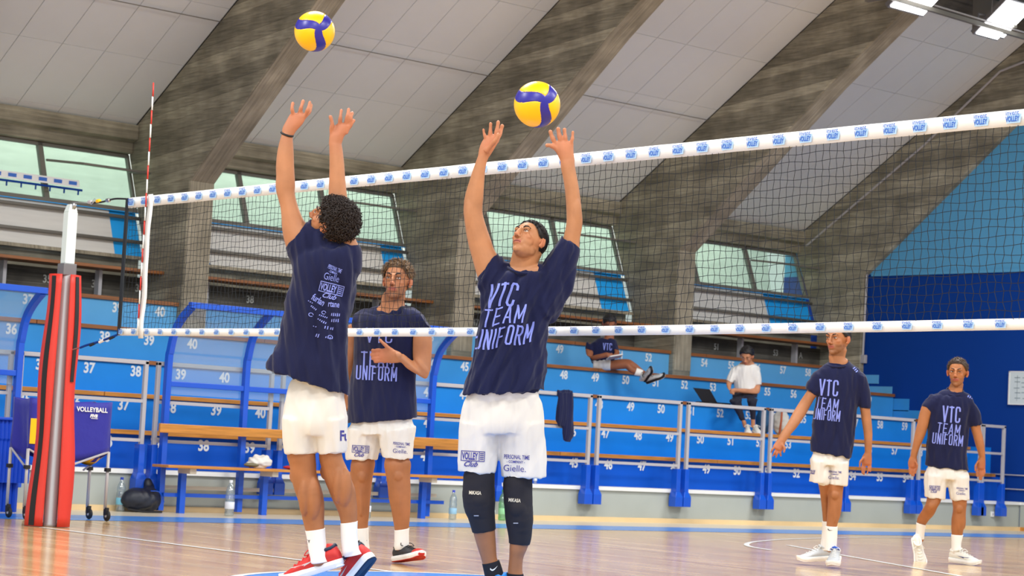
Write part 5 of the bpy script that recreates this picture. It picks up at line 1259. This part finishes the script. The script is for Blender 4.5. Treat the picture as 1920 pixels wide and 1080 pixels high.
shoe(F, p, (741,1055,.03), (.50,.16,-.72), (-.16,.86,.42), .32, 'shoeblack', 'solewhite', 'black', 'solered', 'black', None, 'solered')
# ---------------------------------------------------------------- player 4 : grey shoes, reaching arm
F = Fig(16.1); p = person(1552, 1060, F, 'dark-haired standing player with one arm held out, navy shirt, white socks and grey shoes')
b = MB()
T4 = [(1554,679,1591,677,14,0,5),(1536,689,1612,692,21,0,2),(1526,712,1617,722,26),(1528,745,1610,755,27),(1524,790,1606,800,27),(1520,825,1601,838,28),(1519,846,1598,860,29)]
loft(b, F, [(r[0]*.93+r[2]*.07, r[1], r[2]*.93+r[0]*.07, r[3], r[4]*.72) for r in T4[1:]]+[(1535,862,1585,866,17)])
loft(b, F, [(1530,705,1560,728,17),(1518,725,1542,738,14.5),(1511,736,1530,744,12.5),(1500,752,1520,760,11.5),(1490,769,1510,778,11,-.02),(1479,789,1497,797,10,-.06),(1466,809,1481,817,8,-.10),(1459,822,1472,829,6.5,-.12)])
loft(b, F, [(1459,822,1472,829,6,-.12),(1453,830,1470,839,6,-.13),(1449,836,1467,845,5,-.14)])
for (a1, a2, a3) in (((1452,838),(1448,843),(1446,848)), ((1456,842),(1452,849),(1449,855)), ((1460,844),(1457,851),(1455,857)), ((1464,843),(1463,849),(1464,854))): finger(b, F, [a1+(-14,), a2+(-15,), a3+(-14,)], 2.15, 1.7)
finger(b, F, [(1466,832,-14),(1471,840,-17),(1470,847,-18)], 2.4, 1.9)
loft(b, F, [(1598,700,1624,708,16),(1607,735,1631,738,15),(1612,763,1632,766,12.5),(1616,790,1634.5,790,11.5),(1619,812,1636,812,11),(1621,832,1635,832,9),(1622,848,1634,848,7)])
loft(b, F, [(1622,848,1634,848,6.5),(1616,858,1635,860,6.5),(1615,868,1635,870,5.5)])
for (a1, a2, a3) in (((1618,868),(1616,878),(1617,887)), ((1623,869),(1621,880),(1620,889)), ((1628,869),(1628,879),(1626,888)), ((1632,868),(1633,877),(1632,884))): finger(b, F, [a1, a2+(-1,), a3+(-1,)], 2.15, 1.7)
finger(b, F, [(1619,858,-2),(1613,866,-4),(1612,876,-4)], 2.4, 1.9)
loft(b, F, [(1555,684,1590,682,13.5,0,5),(1555,677,1590,675,13.6,0,5),(1554,668,1585,670,13),(1556,655,1588,657,14)])
loft(b, F, thigh([(1530,860,1560,862,24),(1534,900,1556,905,20),(1538,930,1555,930,15,.1),(1541,955,1554,955,13,.12),(1543,980,1553,980,9,.13),(1543,1000,1554,1000,9,.14),(1538,1030,1554,1030,10,.14)], 903))
loft(b, F, thigh([(1552,860,1592,862,24),(1551,905,1582,908,19),(1552,925,1580,925,17),(1552,945,1578.5,947,16),(1551,965,1576,965,14),(1550,985,1570,985,11),(1549,1005,1569,1005,10),(1548,1030,1568,1030,11)], 905))
bump(b,F,1566,928,8,9.5,6,-.058); bump(b,F,1573,948,5,22,8,.0); bump(b,F,1565,955,4,26,5,-.045)
H = headframe(F, (1571,637,-.01), (-.66,.06,-.75), (.03,1,.04), 1.04)
headblobs(b, H, 1.15)
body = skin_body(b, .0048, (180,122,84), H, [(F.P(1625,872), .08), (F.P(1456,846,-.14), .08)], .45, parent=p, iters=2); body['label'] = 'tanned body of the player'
eyes(H, p, (-.1,1,0)); hair(H, p, M['hairblack'], 'short', 1500, .016, .007, 26, 0, .5)
b = MB(); gloft(b, F, T4, 1.0, 26, 5, sq=.08)
gloft(b, F, [(1528,695,1556,735,20),(1518,708,1543,742,18),(1508,727,1529,741,15)]); gloft(b, F, [(1598,697,1626,708,19),(1606,733,1632,737,18),(1611,763,1634,766,16)])
sh = garment(b, .009, M['navy'], 'shirt', p, .006, 24, 5, 28)
collarband(F, p, 1571, 683, 20, 5, -.01, rd=.065)
block('VTC', 1554, 727, 34, 30, sh, sh, 4); block('TEAM', 1551, 757, 42, 21, sh, sh, 8); block('UNIFORM', 1550, 778, 50, 20, sh, sh, 6)
[polydecal([(x-1,-2.5),(x+1,-2.5),(x+1,2.5),(x-1,2.5)], 1604, 693, sh, M['lilac'], sh, 'shoulder_mark', 50) for x in (-4,0,4)]
b = MB(); gloft(b, F, [(1528,838,1588,842,21),(1520,862,1594,864,26),(1519,870,1594,874,27)], 1, 24, 5)
gloft(b, F, [(1519,860,1553,864,27),(1518,885,1551,888,25),(1517,904,1550.5,907,24)]); gloft(b, F, [(1548,862,1594,866,27),(1550,885,1592,888,26),(1550.5,907,1590,912,25)])
so_ = garment(b, .009, M['shorts'], 'shorts', p, .005, 24, 4, 29); sponsor(1566, 885, .5, so_, so_, 4); decal('VOLLEY', 1523, 885, 11, 8, so_, M['ink'], so_, 4, off=.03)
sock(F, p, [(1541.5,977,1553,977,10,.13),(1541,1000,1554,1000,10,.14),(1537,1032,1554,1032,10,.14)]); k1 = sock(F, p, [(1547.5,986,1570.5,987,12),(1547,1005,1570,1006,11.5),(1546,1032,1568,1032,11.5)])
polydecal([(x*5.5, y*4) for x, y in SWOOSH], 1557, 994, k1, M['black'], k1, 'sock_emblem', 20)
shoe(F, p, (1568,1050,.02), (-.24,-.05,-.95), (.0,1,0), .31, 'shoegrey', 'solewhite', 'white', None, 'bluemetal')
shoe(F, p, (1562,1049,.16), (-.90,-.02,-.30), (0,1,0), .30, 'shoegrey', 'solewhite', 'white')
# ---------------------------------------------------------------- player 5 : walking, right
F = Fig(17.75); p = person(1785, 1055, F, 'walking player at the right in navy shirt, white shorts and cream shoes')
b = MB()
T5 = [(1776,733,1804,733,13,0,8),(1756,737,1824,745,20,0,3),(1742,758,1827,770,24),(1739,800,1818,805,24),(1736,845,1814,848,24),(1735,874,1818,883,25)]
loft(b, F, [(r[0]*.93+r[2]*.07, r[1], r[2]*.93+r[0]*.07, r[3], r[4]*.72) for r in T5[1:]]+[(1748,888,1806,892,15)])
loft(b, F, [(1744,745,1766,765,15),(1731,757,1752,772,13),(1724,775,1744,784,12),(1720,792,1740,798,11.5),(1716,809,1735,814,11),(1713,824,1729,828,9.5),(1710,840,1723,843,7.5),(1707,855,1719,857,6)])
loft(b, F, [(1707,855,1719,857,5.5),(1703,865,1720,867,5.5),(1703,874,1719,875,5)])
for (a1, a2, a3) in (((1706,873),(1705,881),(1706,888)), ((1710,874),(1709,884),(1710,892)), ((1714,874),(1714,884),(1714,892)), ((1717,873),(1718,880),(1717,887))): finger(b, F, [a1, a2+(-1,), a3+(-1,)], 1.95, 1.5)
finger(b, F, [(1716,864,-2),(1720,872,-4),(1719,880,-4)], 2.1, 1.7)
loft(b, F, [(1810,752,1832,765,14),(1816,775,1838,778,14),(1820,800,1839,800,11.5),(1825,820,1843,820,11),(1830,838,1845.5,838,9.5),(1836,856,1847,856,6)])
loft(b, F, [(1836,856,1847,856,5.5),(1832,866,1847.5,868,5.5),(1831,876,1847,878,5)])
for (a1, a2, a3) in (((1833,876),(1831,886),(1832,893)), ((1837,878),(1836,889),(1837,899)), ((1841,878),(1841,889),(1840,899)), ((1845,876),(1846,885),(1844,892))): finger(b, F, [a1, a2+(-1,), a3+(-1,)], 1.95, 1.5)
finger(b, F, [(1834,864,-2),(1829,874,-4),(1829,882,-5)], 2.1, 1.7)
loft(b, F, [(1777,740,1803,739,12.5,0,8),(1778,732,1804,731,12.4,0,8),(1782,720,1806,721,10)])
loft(b, F, thigh([(1745,890,1775,892,20),(1739,930,1765,935,17),(1735,946,1757,952,15,-.02),(1727,960,1750,966,14,.04),(1721,970,1742,975,12,.1),(1719,982,1735,986,9,.15),(1718,998,1733,1000,8.5,.18),(1716,1012,1732,1013,9,.18)], 930))
loft(b, F, thigh([(1779,890,1815,892,21),(1785,935,1812.5,938,17),(1787,955,1811,955,15),(1784.5,972,1810,974,15),(1784,990,1807,990,12),(1784.5,1003,1804.5,1003,9.5),(1785,1020,1801,1020,9),(1784,1038,1802,1038,10)], 934))
bump(b,F,1746,949,7,8,6,-.062); bump(b,F,1799,954,7.5,9,6,-.056); bump(b,F,1806,975,5,18,7,.01); bump(b,F,1797,980,3.5,22,5,-.042)
H = headframe(F, (1795,700,-.01), (-.34,.06,-.94), (.06,1,.04), 1.0)
headblobs(b, H, 1.1)
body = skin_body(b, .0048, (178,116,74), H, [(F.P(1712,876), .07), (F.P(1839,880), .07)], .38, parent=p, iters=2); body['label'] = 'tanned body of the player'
eyes(H, p, (-.5,1,.1)); hair(H, p, M['hairmid'], 'tousled', 1500, .028, .010, 36, .004, .55)
b = MB(); gloft(b, F, T5, 1.0, 26, 5, sq=.08)
gloft(b, F, [(1748,738,1770,776,17),(1738,745,1757,776,15),(1727,757,1746,773,13)]); gloft(b, F, [(1808,744,1830,758,17),(1814,775,1837,776,16.5),(1818,800,1843,796,15)])
sh = garment(b, .0095, M['navy'], 'shirt', p, .006, 24, 5, 38)
collarband(F, p, 1790, 733, 16, 9, -.01, rd=.06)
block('VTC', 1784, 777, 32, 30, sh, sh, 4); block('TEAM', 1779, 804, 43, 19, sh, sh, 8); block('UNIFORM', 1777, 824, 57, 20, sh, sh, 6); [polydecal([(x-1,-2),(x+1,-2),(x+1,2),(x-1,2)], 1820, 745, sh, M['lilac'], sh, 'shoulder_mark', 25) for x in (-5,-1,3,6)]
b = MB(); gloft(b, F, [(1743,866,1808,872,19),(1735,886,1816,888,23),(1734,897,1817,900,24)], 1, 24, 5)
gloft(b, F, [(1734,888,1778,892,24),(1733,912,1775,915,22),(1733.5,932,1772,937,21)]); gloft(b, F, [(1776,892,1817,892,24),(1779,915,1817,915,22),(1782,937,1817,938,22)])
so_ = garment(b, .0095, M['shorts'], 'shorts', p, .005, 24, 4, 39); clublogo(1750, 915, .45, so_, so_, 3); sponsor(1804, 916, .44, so_, so_, 4)
sock(F, p, [(1718,980,1736,985,9.5,.13),(1718,998,1733.5,999,9.5,.16),(1715,1010,1732,1011,9.5,.18)]); sock(F, p, [(1783.5,1002,1806,1003,10.5),(1784,1020,1802,1020,10),(1784,1036,1802,1036,10)])
shoe(F, p, (1716,1008,.20), (.10,-.80,-.42), (-.1,.42,-.86), .30, 'shoewhite', 'solewhite', 'shoewhite')
shoe(F, p, (1781,1052,.04), (.60,-.03,-.72), (0,1,0), .31, 'shoewhite', 'solewhite', 'white', None, 'shoewhite', 'ink')
# ---------------------------------------------------------------- spectator with a notebook
F = Fig(26.9); p = person(1130, 695, F, 'spectator in navy shirt lounging on the upper seats, legs stretched out, writing in a notebook', z=rz(3))
b = MB(); loft(b, F, [(1115,640,1152,640,13),(1103,650,1156,650,15),(1106,670,1152,668,14),(1112,682,1148,684,14)])
loft(b, F, [(1098,648,1116,652,8),(1098,660,1112,664,7,-.08),(1103,668,1112,676,6,-.16),(1122,664,1122,674,5,-.24),(1138,660,1138,670,4.5,-.28)])
loft(b, F, [(1146,648,1158,652,7),(1152,658,1162,662,6.5,-.10),(1150,664,1156,672,5.5,-.2),(1144,664,1146,672,4.5,-.26)])
for q in range(4): finger(b, F, [(1138,662+q*2,-28),(1144,663+q*2,-30),(1148,666+q*1.5,-30)], 1.6, 1.3); finger(b, F, [(1148,662+q*2,-27),(1143,665+q*2,-30),(1140,669+q,-31)], 1.6, 1.3)
loft(b, F, [(1122,676,1122,694,9,-.05),(1145,676,1145,694,8.5,-.08),(1168,676,1168,692,7.5,-.12),(1178,679,1174,692,7,-.14),(1186,687,1182,699,6,-.16),(1198,692,1195,703,5,-.17),(1210,696,1207,705,4,-.18)])
loft(b, F, [(1124,674,1124,690,8,.02),(1150,674,1150,689,8,.0),(1176,673,1176,685,7,-.06),(1188,678,1184,689,6.5,-.1),(1202,690,1197,699,5,-.12),(1216,700,1212,707,4,-.14)])
loft(b, F, [(1134,634,1152,634,7),(1134,624,1150,624,6.5),(1136,618,1152,618,7)])
H = headframe(F, (1143,608,-.06), (.12,-.45,-.88), (.05,.88,-.45), 1.0); headblobs(b, H)
body = skin_body(b, .010, (150,92,64), H, [], .2, parent=p, iters=1, leg=0)
eyes(H, p, (0,1,-.4)); hair(H, p, M['hairblack'], 'short', 200, .018, .010, 41)
b = MB(); gloft(b, F, [(1128,636,1154,636,11),(1110,640,1158,641,15),(1104,652,1160,652,17),(1106,668,1154,668,17),(1110,682,1150,682,17)]); gloft(b, F, [(1100,640,1116,650,10),(1097,654,1112,659,9,-.05)]); gloft(b, F, [(1146,642,1160,650,9),(1150,655,1162,659,8,-.06)])
sh = garment(b, .012, M['navy'], 'shirt', p, .006, 20, 5, 48, 3); block('VTC', 1139, 650, 16, 13, sh, sh, 3)
b = MB(); gloft(b, F, [(1112,674,1112,694,10,-.04),(1128,672,1128,694,11,-.06),(1145,674,1145,693,10,-.08)]); garment(b, .012, mat('grey_white_shorts', (214,216,218), .85), 'shorts', p, .004, 20, 5, 49, 3)
sock(F, p, [(1194,690,1189,704,6.5,-.165),(1206,694,1203,706,6,-.175)]); 
shoe(F, p, (1210,714,-.12), (.30,.55,-.6), (-.5,.3,-.6), .27, 'shoegrey', 'black', 'black', None, None, None, 'panelgrey'); shoe(F, p, (1212,719,-.02), (.85,.35,-.25), (-.4,.7,-.4), .27, 'shoegrey', 'black', 'black', None, None, None, 'panelgrey')
nb_ = empty('notebook', tuple(F.P(1152,672,-.30)), 'open white notebook held by the lounging spectator in the upper seats', 'notebook')
q = [F.P(1136,675,-.26), F.P(1162,671,-.24), F.P(1168,665,-.36), F.P(1144,669,-.38)]
MB().add(q+[a+Uv*.012 for a in q], [(0,3,2,1),(4,5,6,7),(0,1,5,4),(1,2,6,5),(2,3,7,6),(3,0,4,7)]).build('pages', M['white'], nb_)
MB().add([a-Uv*.003 for a in q]+[a-Uv*.001 for a in q], [(0,3,2,1),(4,5,6,7),(0,1,5,4),(1,2,6,5),(2,3,7,6),(3,0,4,7)]).build('cover', M['rail'], nb_)
# ---------------------------------------------------------------- spectator in white
F = Fig(27.3); p = person(1395, 800, F, 'seated spectator in white shirt and dark trousers looking down beside a laptop', z=rz(1))
b = MB(); loft(b, F, [(1385,684,1416,684,12),(1378,694,1421,694,15),(1378,715,1416,715,15),(1378,738,1416,738,16)])
loft(b, F, [(1370,694,1386,698,8),(1362,714,1373,718,7,-.06),(1363,726,1371,730,6,-.16),(1366,731,1374,738,5,-.26)])
loft(b, F, [(1414,698,1426,700,8),(1415,720,1426,722,7),(1413,728,1422,738,6.5,-.06),(1400,729,1400,738,5.5,-.18),(1386,728,1385,736,5,-.26),(1376,728,1375,735,4,-.3)])
for q_ in range(4): finger(b, F, [(1377,729+q_*2,-30),(1372,730+q_*2,-32),(1369,733+q_*1.5,-31)], 1.6, 1.3); finger(b, F, [(1370,732+q_,-28),(1373,736+q_,-31),(1376,738+q_*.6,-32)], 1.6, 1.3)
loft(b, F, [(1390,788,1399,790,4.5,-.34),(1393,800,1401,801,4.5,-.33)]); loft(b, F, [(1408,786,1416,787,4.5,-.38),(1408,800,1416,800,4.5,-.37)])
loft(b, F, [(1391,690,1410,690,8),(1393,678,1409,680,7),(1394,670,1410,672,7.5)])
H = headframe(F, (1400,668,-.05), (-.30,-.42,-.85), (-.05,.88,-.44), 1.0); headblobs(b, H)
body = skin_body(b, .010, (196,136,100), H, [], .3, parent=p, iters=1, leg=0)
eyes(H, p, (0,1,-.5)); hair(H, p, M['hairblack'], 'tousled', 260, .030, .016, 51)
b = MB(); gloft(b, F, [(1388,683,1412,683,11),(1375,687,1424,688,15),(1375,700,1422,700,17),(1376,718,1416,718,17),(1378,736,1414,736,18)]); gloft(b, F, [(1372,688,1390,698,10),(1365,702,1380,708,9.5,-.03),(1361,714,1374,718,9,-.06)]); gloft(b, F, [(1410,690,1426,694,10),(1413,706,1429,708,10),(1413,722,1429,723,9.5)])
garment(b, .012, M['whitetee'], 'shirt', p, .008, 20, 5, 58, 3)
b = MB(); gloft(b, F, [(1374,735,1416,735,15,.0),(1372,744,1398,744,11,-.14),(1368,750,1392,750,11,-.34),(1370,758,1391,756,10,-.36),(1379,774,1394,771,7.5,-.36),(1389,790,1399,788,6,-.34)])
gloft(b, F, [(1392,735,1420,736,15,.0),(1396,744,1421,744,11,-.16),(1400,750,1422,750,11,-.38),(1402,762,1419,762,9,-.40),(1406,776,1418,776,7,-.39),(1407,787,1417,788,6,-.38)])
garment(b, .012, M['darktrouser'], 'trousers', p, .005, 20, 8, 59, 3)
shoe(F, p, (1401,809,-.28), (-.05,-.10,-.95), (0,1,0), .27, 'shoewhite', 'solewhite', 'white'); shoe(F, p, (1414,810,-.32), (.15,-.08,-.95), (0,1,0), .27, 'shoewhite', 'solewhite', 'white')
